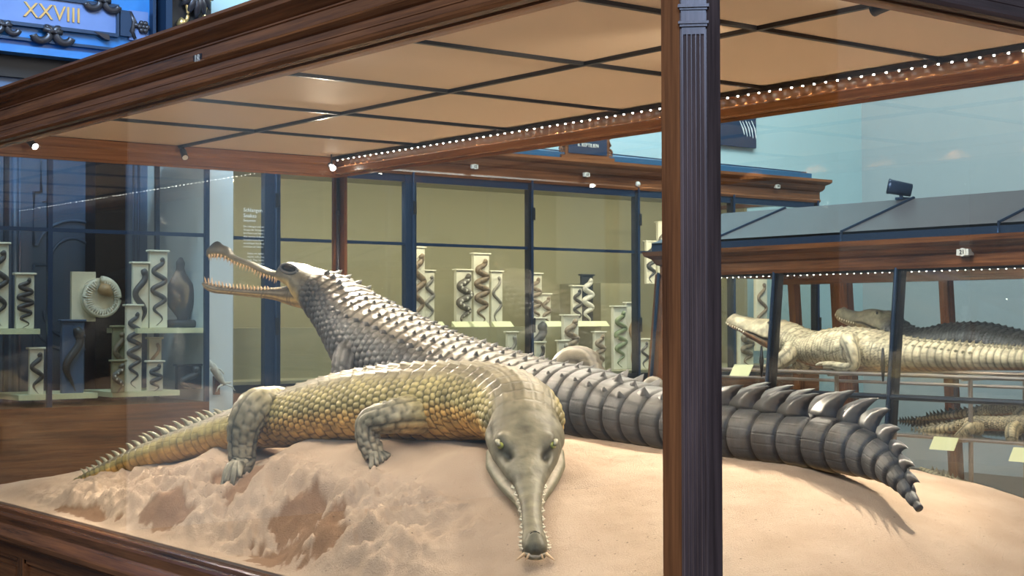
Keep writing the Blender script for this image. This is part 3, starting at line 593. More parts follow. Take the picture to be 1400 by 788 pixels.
def toes(hide, p, fwd_, col, n=4, ln=.075, r=.011, spread=.9, web=None):
    p = np.array(p); f0 = math.atan2(fwd_[1], fwd_[0])
    for k in range(n):
        a = f0 + (k - (n - 1) / 2) / max(1, n - 1) * spread; d = np.array([math.cos(a), math.sin(a), 0]); q = p + d * .02
        hz = float(sand_h(*(p + d * ln)[:2])) + ZS if web is None else web
        hide.limb([p - d * .01 + [0, 0, .008], p + d * ln * .45 + [0, 0, .012], np.append((p + d * ln)[:2], hz + .006)], [r * 1.1, r, r * .6], 10, 8, lambda N, t: np.broadcast_to(np.array(col), N.shape), .015, .001)
# ---------------- the dark gharial, jaws open
S2 = [((283, 350), 7.74, .010, .008, .008), ((288, 347), 7.735, .036, .026, .022), ((298, 345), 7.72, .046, .040, .026), ((309, 346), 7.70, .042, .034, .026), ((318, 352), 7.69, .030, .016, .022), ((345, 363), 7.645, .032, .017, .020),
      ((368, 373), 7.60, .038, .018, .022), ((383, 377), 7.575, .055, .030, .026), ((391, 377), 7.56, .082, .060, .036), ((402, 379), 7.54, .105, .072, .050), ((415, 384), 7.52, .118, .078, .082), ((430, 392), 7.48, .128, .092, .110),
      ((445, 403), 7.43, .140, .118, .128), ((463, 419), 7.35, .152, .142, .145), ((485, 441), 7.22, .178, .165, .178), ((512, 468), 7.06, .21, .195, .21), ((552, 493), 6.90, .235, .208, .21), ((600, 513), 6.72, .25, .192, .20),
      ((650, 525), 6.54, .25, .174, .19), ((700, 535), 6.36, .23, .156, .17), ((745, 544), 6.17, .195, .146, .155), ((790, 552), 5.98, .165, .146, .140), ((850, 563), 5.72, .140, .125, .120), ((905, 574), 5.50, .122, .108, .108), ((955, 584), 5.32, .108, .102, .100),
      ((1000, 591), 5.17, .098, .098, .096), ((1050, 597), 5.02, .090, .090, .090), ((1100, 603), 4.88, .082, .084, .084), ((1150, 611), 4.74, .073, .080, .080), ((1185, 620), 4.63, .064, .072, .072), ((1207, 631), 4.54, .052, .058, .058), ((1225, 648), 4.45, .036, .040, .040),
      ((1238, 667), 4.38, .022, .024, .024), ((1249, 685), 4.33, .014, .014, .014), ((1257, 696), 4.30, .010, .010, .010)]
st2 = [(at(*p, d), a, b, c_) for p, d, a, b, c_ in S2]
L2 = Loft(st2, 980, 210, None)
g2 = thing('gharial', (L2.P[500][0], L2.P[500][1], ZS + .35), 'dark grey gharial behind, head raised and long jaws wide open to the left', 'gharial', 'mounted gharials')
hip2 = L2.s_of(21)
ps2, ph2 = phase([(0, .07), (L2.s_of(13), .07), (L2.s_of(18), .075), (hip2, .095), (L2.s_of(25), .115), (L2.s_of(28), .105), (L2.s_of(30), .075), (L2.L, .035)])
cfg2 = dict(ph_s=ps2, ph=ph2, head0=L2.s_of(11), head1=L2.s_of(12), tail0=L2.s_of(19), tail1=L2.s_of(21), seed=11, gw=.006, tamp=.75, col=.072, fs=.042, fold=L2.s_of(13),
            cols=((.140, .126, .104), (.045, .049, .056), (.36, .28, .15)), tailcol=(.075, .078, .082), c1=(.20, .36), c2=(.74, .86), headcol=((.100, .094, .070), (.36, .29, .13)),  # back lighter than flanks: LED light from above put into the colour
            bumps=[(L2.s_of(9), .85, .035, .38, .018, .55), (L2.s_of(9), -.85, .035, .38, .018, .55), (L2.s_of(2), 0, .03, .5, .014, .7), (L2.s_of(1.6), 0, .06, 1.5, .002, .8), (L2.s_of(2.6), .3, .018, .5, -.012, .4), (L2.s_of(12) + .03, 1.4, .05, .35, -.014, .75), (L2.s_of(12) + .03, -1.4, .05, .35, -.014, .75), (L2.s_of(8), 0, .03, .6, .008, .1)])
H2 = Hide(); apply_skin(L2, H2, cfg2)
dark = (.035, .036, .040)
phi = lambda k: float(np.interp(k, ph2, ps2))
nphi = float(ph2[-1])
for k in range(int(np.interp(L2.s_of(14), ps2, ph2)), int(np.interp(L2.s_of(25), ps2, ph2))):
    s_ = phi(k + .72); w_, hh_ = L2.at_s(s_)[4][:2]; tl = float(sm(L2.s_of(20), L2.s_of(24), np.array(s_)))
    for c_ in ((-2.5, -1.5, -.5, .5, 1.5, 2.5) if tl < .3 else (-1.5, -.6, .6, 1.5) if tl < .8 else (-1.2, 1.2)):
        a_ = c_ * .072 / ((w_ + hh_) / 2); a_ = a_ if tl < .8 else math.copysign(.62, c_)
        p, n_, t_ = L2.point(s_, a_); big = (1.25 if abs(c_) > 2 or tl > .4 else 1) * random.uniform(.8, 1.15)
        H2.keel(p, n_, t_, .052 * big * (1 + .5 * tl), .013 * big, .020 * big * (1 + .55 * tl), .022 * big, dark)
# occipital and neck knobs
for st_, a_ in ((12, .25), (12, -.25), (12.55, .3), (12.55, -.3), (13.2, .34), (13.2, -.34), (13.2, .95), (13.6, .42), (13.6, -.42), (13.9, .9)):
    s_ = np.interp(st_, range(len(L2.ks)), L2.ks); p, n_, t_ = L2.point(s_, a_); H2.keel(p, n_, t_, .050, .022, .030, .012, dark)
# lower jaw
jaw = [at(*p, d) for p, d in (((441, 397), 7.46), ((425, 402), 7.50), ((410, 404), 7.54), ((395, 404), 7.58), ((375, 402), 7.62), ((345, 400), 7.67), ((310, 397), 7.72), ((290, 394), 7.745), ((281, 390), 7.755), ((277, 387), 7.76))]
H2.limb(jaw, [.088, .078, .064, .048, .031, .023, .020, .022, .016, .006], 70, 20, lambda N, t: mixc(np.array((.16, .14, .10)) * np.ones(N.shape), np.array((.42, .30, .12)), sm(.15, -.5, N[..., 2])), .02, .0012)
# legs: far and near forelegs, hidden and far hind legs
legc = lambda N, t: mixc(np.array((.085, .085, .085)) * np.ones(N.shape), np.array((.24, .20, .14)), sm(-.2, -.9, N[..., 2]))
def sandz(x, y): return float(sand_h(x, y)) + ZS
f1 = [at(512, 452, 7.02), at(494, 474, 6.93), at(475, 491, 6.85), at(470, 512, 6.82)]; zz = sandz(*f1[-1][:2]); f1.append(np.array([f1[-1][0] - .02, f1[-1][1] + .01, min(f1[-1][2] - .06, zz + .03)])); f1.append(np.array([f1[-1][0], f1[-1][1], zz + .01]))
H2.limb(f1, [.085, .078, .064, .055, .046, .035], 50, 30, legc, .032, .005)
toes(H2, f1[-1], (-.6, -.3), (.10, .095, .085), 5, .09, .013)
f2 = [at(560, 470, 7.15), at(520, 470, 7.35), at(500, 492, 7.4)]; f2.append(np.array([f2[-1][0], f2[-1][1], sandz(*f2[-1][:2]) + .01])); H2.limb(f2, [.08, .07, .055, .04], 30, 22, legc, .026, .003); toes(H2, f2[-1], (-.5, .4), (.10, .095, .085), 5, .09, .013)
hl = [at(770, 535, 6.25), at(782, 499, 6.28), at(798, 497, 6.26), at(812, 520, 6.2)]; hl.append(np.array([hl[-1][0] + .02, hl[-1][1] - .1, sandz(hl[-1][0] + .02, hl[-1][1] - .1) + .01]))
tan2 = lambda N, t: np.broadcast_to(np.array((.13, .118, .092)), N.shape) * 1.0
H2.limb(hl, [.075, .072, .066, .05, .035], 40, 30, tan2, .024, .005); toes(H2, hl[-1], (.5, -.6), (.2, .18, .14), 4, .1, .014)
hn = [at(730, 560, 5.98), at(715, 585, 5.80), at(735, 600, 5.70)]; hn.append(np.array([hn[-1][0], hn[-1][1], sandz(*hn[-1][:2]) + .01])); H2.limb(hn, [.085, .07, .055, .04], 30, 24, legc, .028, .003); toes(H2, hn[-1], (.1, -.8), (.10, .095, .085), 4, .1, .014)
hf = at(893, 527, 5.85); H2.limb([at(880, 545, 5.9), hf, at(905, 530, 5.8)], [.03, .035, .02], 14, 14, tan2, .03, .001)
H2.build('body', M['skin2'], g2)
# tail fins, a blade on every ring
k0 = int(np.ceil(np.interp(L2.s_of(25) - .12, ps2, ph2))); k1 = int(np.interp(L2.s_of(33), ps2, ph2))
finmat = plain('grey_horn_fin', (.060, .066, .074), .34, 0, .35, 30)
for k in range(k0, k1):
    sa, sb = phi(k - .40), phi(min(k + .98, nphi - .01)); P0, T0, S0, U0, q0 = L2.at_s(sa); P1, T1, S1, U1, q1 = L2.at_s(sb)
    f = float(np.interp(sa, [L2.s_of(25), L2.s_of(27), L2.s_of(29), L2.s_of(31), L2.s_of(33)], [.085, .098, .092, .062, .02]))
    rows = (-1, 1) if sa < L2.s_of(27) else (0,)
    for r_ in rows:
        off0 = S0 * r_ * q0[0] * .42; off1 = S1 * r_ * q1[0] * .36; dz = .90 if r_ else .97
        blade(MB(), P0 + off0 + U0 * q0[1] * dz, P1 + off1 + U1 * q1[1] * dz, U1 + S1 * r_ * .25, T1, S1, f * random.uniform(.92, 1.08), f * random.uniform(.55, .75), .0065 * f / .09).build('tail_fin', finmat, g2, True)
# eyes, teeth, mouth
for sg_ in (1, -1):
    p, n_, t_ = L2.point(L2.s_of(9) + .012, 1.02 * sg_); b_ = np.cross(n_, t_); c0 = p + n_ * .012
    vs = [c0 + t_ * .040 * math.cos(a) + b_ * .022 * math.sin(a) - n_ * .008 for a in np.linspace(0, 2 * PI, 16, endpoint=False)] + [c0 + t_ * .022 * math.cos(a) + b_ * .012 * math.sin(a) + n_ * .006 for a in np.linspace(0, 2 * PI, 16, endpoint=False)] + [c0 + n_ * .009]
    e = MB().add(vs, [(i, (i + 1) % 16, 16 + (i + 1) % 16, 16 + i) for i in range(16)] + [(16 + i, 16 + (i + 1) % 16, 32) for i in range(16)]).build('eye', M['pupil'], g2, True)
    MB().tube([c0 + t_ * .046 * math.cos(a) + b_ * .027 * math.sin(a) - n_ * .006 for a in np.linspace(0, 2 * PI, 24)], .0075, 8).build('eyelid', finmat, g2, True)
mm = Hide()
MB().tube([at(436, 396, 7.44), at(420, 397, 7.50), at(408, 397, 7.53), at(398, 393, 7.555)], [.075, .055, .034, .015], 12).build('mouth_lining', M['mouth'], g2, True)
for k in range(24):
    for sg_ in (1, -1):
        s_ = L2.s_of(1) * 1.2 + (L2.s_of(8) - L2.s_of(1) * 1.2) * (k + .5) / 24; p, n_, t_ = L2.point(s_, 2.05 * sg_); ln = random.uniform(.022, .034) * (1.25 if k in (1, 3) else 1)
        tm = MB(); cone_mb(tm, p - n_ * .004, np.array([0, 0, -1]) + n_ * .35 - t_ * .15, ln, .0052); tm.build('tooth', M['tooth'], g2, True)
ja = np.array(jaw); jl = np.concatenate([[0], np.cumsum(np.linalg.norm(np.diff(ja, axis=0), axis=1))])
for k in range(24):
    for sg_ in (1, -1):
        u = jl[3] + (jl[-2] - jl[3]) * (k + .5) / 24; p = np.array([np.interp(u, jl, ja[:, q]) for q in range(3)]); d_ = np.array([np.interp(u + .02, jl, ja[:, q]) - np.interp(u - .02, jl, ja[:, q]) for q in range(3)]); d_ /= np.linalg.norm(d_) + 1e-9
        sd = np.cross(d_, [0, 0, 1]); tm = MB(); cone_mb(tm, p + sd * sg_ * .015 + np.array([0, 0, .012]), np.array([0, 0, 1]) + sd * sg_ * .3 + d_ * .15, random.uniform(.020, .032) * (1.5 if k > 21 else 1), .005); tm.build('tooth', M['tooth'], g2, True)
# ---------------- the olive gharial in front, head towards us
S1 = [((732, 757), 4.27, .012, .010, .010), ((732, 752), 4.29, .032, .026, .022), ((731, 745), 4.32, .036, .032, .026), ((730, 735), 4.36, .034, .027, .026), ((728.5, 724), 4.40, .029, .021, .023), ((727, 705), 4.48, .029, .021, .024), ((725.5, 684), 4.57, .034, .024, .028), ((723.5, 666), 4.65, .045, .031, .026),
      ((722, 652), 4.715, .064, .044, .032), ((720.5, 638), 4.78, .088, .060, .040), ((719, 624), 4.84, .108, .076, .052), ((718, 610), 4.90, .122, .088, .064), ((717, 594), 4.97, .131, .098, .085), ((715, 578), 5.05, .138, .106, .110), ((709, 565), 5.14, .143, .116, .114), ((697, 558), 5.24, .150, .128, .118), ((678, 553), 5.34, .160, .138, .124),
      ((650, 550), 5.44, .178, .142, .136), ((610, 551), 5.54, .20, .148, .148), ((560, 553), 5.66, .21, .152, .152), ((505, 558), 5.80, .205, .152, .140), ((450, 565), 5.95, .19, .140, .128), ((400, 574), 6.10, .165, .122, .110), ((365, 579), 6.20, .145, .106, .098), ((330, 588), 6.31, .115, .088, .082), ((290, 598), 6.45, .092, .074, .072), ((240, 611), 6.62, .068, .060, .060), ((190, 627), 6.78, .046, .044, .044), ((140, 645), 6.93, .026, .026, .026), ((103, 658), 7.03, .010, .010, .010)]
st1 = [(at(*p, d), a, b, c_) for p, d, a, b, c_ in S1]
L1 = Loft(st1, 900, 210, None)
g1_ = thing('gharial', (L1.P[450][0], L1.P[450][1], ZS + .3), 'olive gharial with yellow belly lying in front, closed snout pointing down towards us', 'gharial', 'mounted gharials')
ps1, ph1 = phase([(0, .055), (L1.s_of(16), .06), (L1.s_of(22), .065), (L1.s_of(25), .060), (L1.s_of(27), .055), (L1.L, .03)])
cfg1 = dict(ph_s=ps1, ph=ph1, head0=L1.s_of(11.6), head1=L1.s_of(13.2), tail0=L1.s_of(23), tail1=L1.s_of(24), seed=23, gw=.0075, tamp=1.2, col=.062, fs=.033, fold=L1.s_of(15),
            cols=((.135, .118, .080), (.285, .240, .105), (.58, .35, .11)), c1=(.20, .34), c2=(.46, .58), headcol=((.115, .105, .072), (.26, .21, .10)),
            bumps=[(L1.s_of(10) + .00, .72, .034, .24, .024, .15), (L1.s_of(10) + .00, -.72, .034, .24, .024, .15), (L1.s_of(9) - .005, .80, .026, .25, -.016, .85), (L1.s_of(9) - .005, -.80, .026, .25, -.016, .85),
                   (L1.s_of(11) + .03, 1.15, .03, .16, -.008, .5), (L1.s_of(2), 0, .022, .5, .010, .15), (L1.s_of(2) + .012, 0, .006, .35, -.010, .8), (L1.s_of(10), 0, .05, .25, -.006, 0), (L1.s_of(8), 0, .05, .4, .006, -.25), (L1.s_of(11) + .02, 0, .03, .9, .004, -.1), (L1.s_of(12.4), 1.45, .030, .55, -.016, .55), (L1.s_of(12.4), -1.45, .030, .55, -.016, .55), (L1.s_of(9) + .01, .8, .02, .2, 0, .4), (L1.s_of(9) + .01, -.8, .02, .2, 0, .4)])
H1 = Hide(); apply_skin(L1, H1, cfg1)
phi1 = lambda k: float(np.interp(k, ph1, ps1))
for k in range(int(np.interp(L1.s_of(16) + .06, ps1, ph1)), int(np.interp(L1.s_of(23.0), range(0), range(0)) if False else np.interp(L1.s_of(24), ps1, ph1))):
    s_ = phi1(k + .75); w_, hh_ = L1.at_s(s_)[4][:2]
    for c_ in (-2, -1, 0, 1, 2):
        a_ = c_ * .062 / ((w_ + hh_) / 2); p, n_, t_ = L1.point(s_, a_); z_ = random.uniform(.8, 1.1); H1.keel(p, n_, t_, .034 * z_, .008 * z_, .011 * z_, .016, (.21, .19, .14))
leg0 = lambda N, t: mixc(np.array((.17, .165, .135)) * np.ones(N.shape), np.array((.50, .36, .15)), sm(.15, .8, N[..., 0] * .8 + N[..., 1] * -.6 - .2 * N[..., 2]))
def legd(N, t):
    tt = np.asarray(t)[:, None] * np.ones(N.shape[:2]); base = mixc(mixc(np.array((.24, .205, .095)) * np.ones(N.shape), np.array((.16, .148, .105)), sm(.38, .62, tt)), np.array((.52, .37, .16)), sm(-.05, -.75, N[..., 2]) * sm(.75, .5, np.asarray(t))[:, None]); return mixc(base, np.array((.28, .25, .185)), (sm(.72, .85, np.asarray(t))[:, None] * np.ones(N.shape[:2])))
# near hind leg: thigh over the hip, knee forward, shank down to the foot
a1 = [at(400, 572, 6.26), at(370, 557, 6.05), at(346, 561, 5.96), at(334, 583, 5.94), at(331, 608, 5.95)]; zf = sandz(*a1[-1][:2]); a1.append(np.array([a1[-1][0], a1[-1][1], min(a1[-1][2] - .04, zf + .025)])); a1.append(np.array([a1[-1][0] - .02, a1[-1][1] - .03, zf + .012]))
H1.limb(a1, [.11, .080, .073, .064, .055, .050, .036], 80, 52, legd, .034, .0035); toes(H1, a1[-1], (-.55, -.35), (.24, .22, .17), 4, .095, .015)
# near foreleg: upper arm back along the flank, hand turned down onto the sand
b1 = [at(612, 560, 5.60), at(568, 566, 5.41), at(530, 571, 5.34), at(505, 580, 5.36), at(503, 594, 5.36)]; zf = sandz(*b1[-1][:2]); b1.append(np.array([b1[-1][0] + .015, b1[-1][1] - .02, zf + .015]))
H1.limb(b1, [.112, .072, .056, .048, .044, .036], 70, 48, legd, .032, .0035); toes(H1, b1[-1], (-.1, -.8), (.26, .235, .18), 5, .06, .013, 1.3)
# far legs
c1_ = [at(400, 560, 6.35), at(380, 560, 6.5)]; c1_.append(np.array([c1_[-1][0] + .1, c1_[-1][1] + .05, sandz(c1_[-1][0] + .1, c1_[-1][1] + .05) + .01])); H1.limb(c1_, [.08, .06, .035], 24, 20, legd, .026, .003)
d1__ = [at(640, 560, 5.7), at(625, 570, 5.85)]; d1__.append(np.array([d1__[-1][0] + .05, d1__[-1][1], sandz(d1__[-1][0] + .05, d1__[-1][1]) + .01])); H1.limb(d1__, [.07, .055, .035], 24, 20, legd, .026, .003)
# lower jaw: a wedge narrowing into the snout, pale on its inner upper edge
J1 = [((717, 606), 5.02, .10, .03, .03), ((718, 622), 4.96, .128, .036, .036), ((718.5, 636), 4.90, .128, .034, .036), ((719.5, 650), 4.84, .112, .030, .034), ((720.5, 663), 4.78, .092, .026, .032), ((722, 675), 4.715, .068, .022, .028), ((723.5, 686), 4.65, .048, .018, .024), ((725.5, 699), 4.57, .036, .014, .020), ((727, 716), 4.48, .031, .012, .018), ((728.5, 734), 4.40, .031, .012, .018), ((731, 753), 4.32, .036, .014, .018), ((732, 760), 4.285, .030, .012, .014), ((732.5, 764), 4.27, .010, .006, .006)]
LJ = Loft([(at(*p, d), a, b, c_) for p, d, a, b, c_ in J1], 160, 48)
aj = np.abs(LJ.ang[None]) / PI * np.ones((160, 1)); jn = fbm(LJ.s[:, None] * 14, aj * 5, 3, 3)
H1.grid(LJ.section(LJ.ang[None] * np.ones((160, 1)), .8), mixc(mixc(np.array((.34, .29, .22)) * np.ones(aj.shape + (3,)), np.array((.14, .13, .085)), sm(.30, .42, aj)), np.array((.46, .36, .18)), sm(.7, .85, aj)) * (.75 + .5 * jn)[..., None])
H1.build('body', M['skin1'], g1_)
fin1 = plain('olive_horn_fin', (.27, .255, .18), .4, 0, .3, 30)
for k in range(int(np.ceil(np.interp(L1.s_of(24.0), ps1, ph1))), int(nphi1 := ph1[-1]) - 1):
    sa, sb = phi1(k + .1), phi1(min(k + .95, nphi1 - .01)); P0, T0, S0, U0, q0 = L1.at_s(sa); P1, T1, S1_, U1, q1 = L1.at_s(sb)
    f = float(np.interp(sa, [L1.s_of(24), L1.s_of(25), L1.s_of(26), L1.s_of(27), L1.s_of(28), L1.L], [.030, .042, .050, .042, .034, .022]))
    for r_ in ((-1, 1) if sa < L1.s_of(27) - .1 else (0,)):
        blade(MB(), P0 + S0 * r_ * q0[0] * .38 + U0 * q0[1] * (.93 if r_ else .98), P1 + S1_ * r_ * q1[0] * .36 + U1 * q1[1] * (.93 if r_ else .98), U1 + S1_ * r_ * .3, T1, S1_, f * random.uniform(.8, 1.2), f * random.uniform(.3, .7), .008).build('tail_fin', fin1, g1_, True)
for sg_ in (1, -1):
    p, n_, t_ = L1.point(L1.s_of(10) - .026, .86 * sg_); e = MB().ball(p + n_ * .010, .0115, 14, 10).build('eye', M['eye'], g1_, True, label='green eye')
    q_ = p + n_ * .010; dv = (CAM - q_) / np.linalg.norm(CAM - q_) * .6 + n_ * .5 - t_ * .2; dv /= np.linalg.norm(dv); MB().ball(q_ + dv * .0085, .0045, 8, 6).build('pupil', M['pupil'], e, True)
    # upper lid
    MB().tube([p + n_ * .012 + t_ * .016 - L1.S[100] * .016 * 0 + np.array([0, 0, .004]), p + n_ * .026 + t_ * .006, p + n_ * .020 - t_ * .012], [.006, .008, .005], 8).build('eyelid', fin1, g1_, True)
    for k in range(22):
        i_ = 1.2 + 6.2 * (k + .5) / 22; s_ = np.interp(i_, range(len(L1.ks)), L1.ks); p, n_, t_ = L1.point(s_, 1.72 * sg_); tm = MB()
        cone_mb(tm, p + n_ * .001, n_ * .55 + np.array([0, 0, -.55 if k % 2 else .35]), random.uniform(.010, .015), .0042); tm.build('tooth', M['toothw'], g1_, True)
tip = L1.P[0]
for a_, ln in ((-1.1, .034), (-.5, .022), (.15, .020), (.6, .024), (1.15, .034)):
    p, n_, t_ = L1.point(L1.s_of(1), a_ * 1.0 + (PI if False else 0)); q_ = L1.at_s(L1.s_of(1)); p = q_[0] + q_[2] * a_ * .026 - q_[1] * .012 - q_[3] * .006
    tm = MB(); cone_mb(tm, p, q_[2] * a_ * .8 - q_[1] * .5 - q_[3] * .5, ln, .0055); tm.build('front_tooth', M['tooth'], g1_, True)
MB().tube([L1.point(L1.s_of(2) - .004, -.35)[0] + np.array([0, 0, .004]), L1.point(L1.s_of(2) - .004, 0)[0] + np.array([0, 0, .008]), L1.point(L1.s_of(2) - .004, .35)[0] + np.array([0, 0, .004])], .0045, 8).build('nostril', M['pupil'], g1_, True)
# ================================================================== WALL SHOWCASE OF SNAKES
YW = 7.08; X0, X1 = 2.57, 8.69; ZFL = 1.17; ZST = 1.545
ws = thing('long_showcase', ((X0 + X1) / 2, 7.8, 0), 'long built-in wall showcase of snake pedestals with olive back behind the gharials', 'showcase')
MB().box((X0, YW, 0), (X1, 8.5, ZFL - .06)).build('cabinet_base', M['wood_x'], ws)
MB().box((X0 + .03, YW + .06, ZFL - .06), (X1 - .03, 8.45, ZFL)).build('showcase_floor', M['olive'], ws)
MB().box((X0, 8.32, ZFL - .06), (X1, 8.42, 2.78)).build('back_panel', M['olive'], ws)
MB().box((X0, YW + .08, ZFL), (X0 + .04, 8.32, 2.78)).build('side_panel', M['olive'], ws); MB().box((X1 - .05, YW + .9, ZFL), (X1 - .01, 8.32, 2.78)).build('side_panel', M['olive'], ws)
MB().box((X0, YW + .02, 2.74), (X1, 8.42, 2.80)).build('showcase_top', M['olive'], ws)
MB().box((X0 + .04, 7.55, ZFL), (6.05, 8.32, ZST)).build('step', M['olive'], ws)
MB().box((6.55, 7.75, ZFL), (6.95, 8.32, 1.93)).build('tall_step', M['olive'], ws)
wc = [(YW, 2.70), (YW - .012, 2.70), (YW - .02, 2.72), (YW - .012, 2.735), (YW - .012, 2.80), (YW - .03, 2.81), (YW - .045, 2.83), (YW - .05, 2.86), (YW - .08, 2.875), (YW - .095, 2.89), (YW - .095, 2.915), (YW + .1, 2.915), (YW + .1, 2.70)]
MB().prism(wc, 0, X0, [X1 + (YW - p[0]) for p in wc]).build('cornice', M['wood_x'], ws)
wc2 = [(X1 + YW - p[0], p[1]) for p in wc]; MB().prism(wc2, 1, [YW - (q[0] - X1) for q in wc2], 8.45).build('side_cornice', M['wood_y'], ws)
MB().box((X0, YW - .004, 2.645), (X1, YW + .05, 2.70)).build('top_frame', M['bluemetal'], ws)
MB().box((X0, YW - .004, ZFL - .075), (X1, YW + .05, ZFL - .02)).build('bottom_frame', M['blackmetal'], ws)
MB().box((X0, YW + .004, 2.165), (X1, YW + .03, 2.188)).build('transom', M['bluemetal'], ws)
for x, wd in ((2.87, .062), (4.05, .048), (5.21, .022), (6.37, .024), (7.53, .024), (8.66, .03)):
    m_ = MB().box((x - wd, YW - .012, ZFL - .05), (x + wd, YW + .045, 2.69)).build('mullion', M['bluemetal'] if wd > .03 else M['blackmetal'], ws)
    MB().tube([(x + wd * .35, YW - .018, ZFL - .04), (x + wd * .35, YW - .018, 2.72)], .010, 8).build('bolt_rod', M['bluemetal'], m_)
    MB().box((x - .008 + wd * .35, YW - .035, 2.40), (x + .018 + wd * .35, YW - .012, 2.50)).build('latch', M['blackmetal'], m_)
    MB().box((x - .008 + wd * .35, YW - .035, 1.50), (x + .018 + wd * .35, YW - .012, 1.62)).build('latch', M['blackmetal'], m_)
p = aty(872, 252, YW - .02); MB().ball((p[0], YW - .02, p[2]), .024, 12, 8).build('rod_knob', M['badge'], ws, True)
xs_ = [X0, 2.87, 4.05, 5.21, 6.37, 7.53, 8.66]
for a, b in zip(xs_, xs_[1:]): MB().box((a + .02, YW + .014, ZFL - .03), (b - .02, YW + .020, 2.66)).build('glass_pane', M['glass_far'], ws)
MB().box((X1 - .008, YW + .05, ZFL - .03), (X1 - .002, YW + .9, 2.66)).build('glass_pane', M['glass_far'], ws)
# blue metal hipped roof in sections
zr0, zr1 = 2.915, 3.06
xr = [X0, 3.4, 4.6, 5.8, 7.1, 8.55]
for a, b in zip(xr, xr[1:]):
    last = b == xr[-1]
    rp = MB(); rp.hexa([(a + .004, YW + .02, zr0), (b - .004 + (.08 if last else 0), YW + .02, zr0), (b - .004 + (.08 if last else 0), 8.4, zr0), (a + .004, 8.4, zr0)], [(a + .004, YW + .02, zr0 + .06), (b - .004 + (.08 if last else 0), YW + .02, zr0 + .06), (b - .004 - (.35 if last else 0), 8.4, zr1 + .12), (a + .004, 8.4, zr1 + .12)]); rp.build('roof_panel', M['blueroof'], ws)
    MB().tube([(b, YW + .02, zr0 + .063), (b - (.4 if last else 0), 8.4, zr1 + .124)], .008, 6).build('roof_seam', M['bluemetal'], ws)
for px, py, s_ in ((649, 228, '12'), (802, 239, '13'), (1063, 255, '10')):
    p = aty(px, py, YW - .045); bd = MB().tube([(p[0], YW - .055, p[2]), (p[0], YW - .03, p[2])], .020, 14, (0, 0, 1)); bd.box((p[0] - .03, YW - .052, p[2] - .016), (p[0] + .03, YW - .03, p[2] + .016)); bo = bd.build('number_badge', M['badge'], ws)
    text('badge_number', s_, .030, M['black'], bo, (p[0], YW - .056, p[2]), FACE_Y)
# wooden name board on the cornice
p0 = aty(772, 216, YW + .02); p1 = aty(832, 219, YW + .02); sg = thing('name_board', ((p0[0] + p1[0]) / 2, YW + .06, 2.915), 'small wooden name board with navy panel and scrolled ends on wall showcase cornice', 'sign')
xa, xb = p0[0], p1[0]
MB().box((xa - .05, YW, 2.915), (xb + .05, YW + .09, 2.955)).build('board_base', M['wood_x'], sg)
MB().box((xa, YW + .01, 2.955), (xb, YW + .05, 3.125)).build('board_frame', M['wood_x'], sg)
pn = MB().box((xa + .03, YW + .004, 2.972), (xb - .03, YW + .012, 3.11)).build('navy_panel', M['navy'], sg)
text('board_lettering', 'II. REPTILIEN', .042, M['badge'], pn, ((xa + xb) / 2, YW + .002, 3.045), FACE_Y)
for s_, xx in ((-1, xa), (1, xb)):
    MB().tube([(xx + s_ * .035 * math.cos(t) * (1 - t / 12) + s_ * .01, YW + .03, 3.0 + .035 * math.sin(t) * (1 - t / 12)) for t in np.linspace(-1.5, 7, 24)] , .011, 8).build('scroll', M['wood_x'], sg, True)
    MB().tube([(xx + s_ * .005, YW + .03, 3.03), (xx + s_ * .025, YW + .03, 3.06), (xx + s_ * .004, YW + .03, 3.11), (xx + s_ * .02, YW + .03, 3.125)], [.012, .014, .011, .014], 8).build('scroll', M['wood_x'], sg, True)
# text on the glass
p = aty(333, 287, YW - .002); tx = thing('text_panel', (p[0], YW, p[2]), 'white heading and text printed on the wall showcase glass at its left end', 'text panel')
text('heading', 'Schlangen', .038, M['white'], tx, (p[0], YW - .0, p[2]), FACE_Y, .0005, 'LEFT'); text('heading', 'Snakes', .038, M['white'], tx, (p[0], YW, p[2] - .040), FACE_Y, .0005, 'LEFT'); text('subheading', 'Serpentes', .024, M['white'], tx, (p[0], YW, p[2] - .073), FACE_Y, .0005, 'LEFT')
BODY = ['Die Schlangen sind eine', 'Gruppe der Schuppen-', 'kriechtiere und leben auf', 'allen warmen Erdteilen.', 'Sie haben keine Beine und', 'verschlingen ihre Beute', 'unzerkaut als Ganzes.', '', 'Snakes are legless', 'reptiles with a long', 'body. They swallow', 'their prey whole and', 'shed their skin.']
for i, ln in enumerate(BODY):
    if ln: text('text_line', ln, .018, M['white'], tx, (p[0] + (0 if i < 8 else .03), YW, p[2] - .115 - i * .0235), FACE_Y, .0003, 'LEFT')
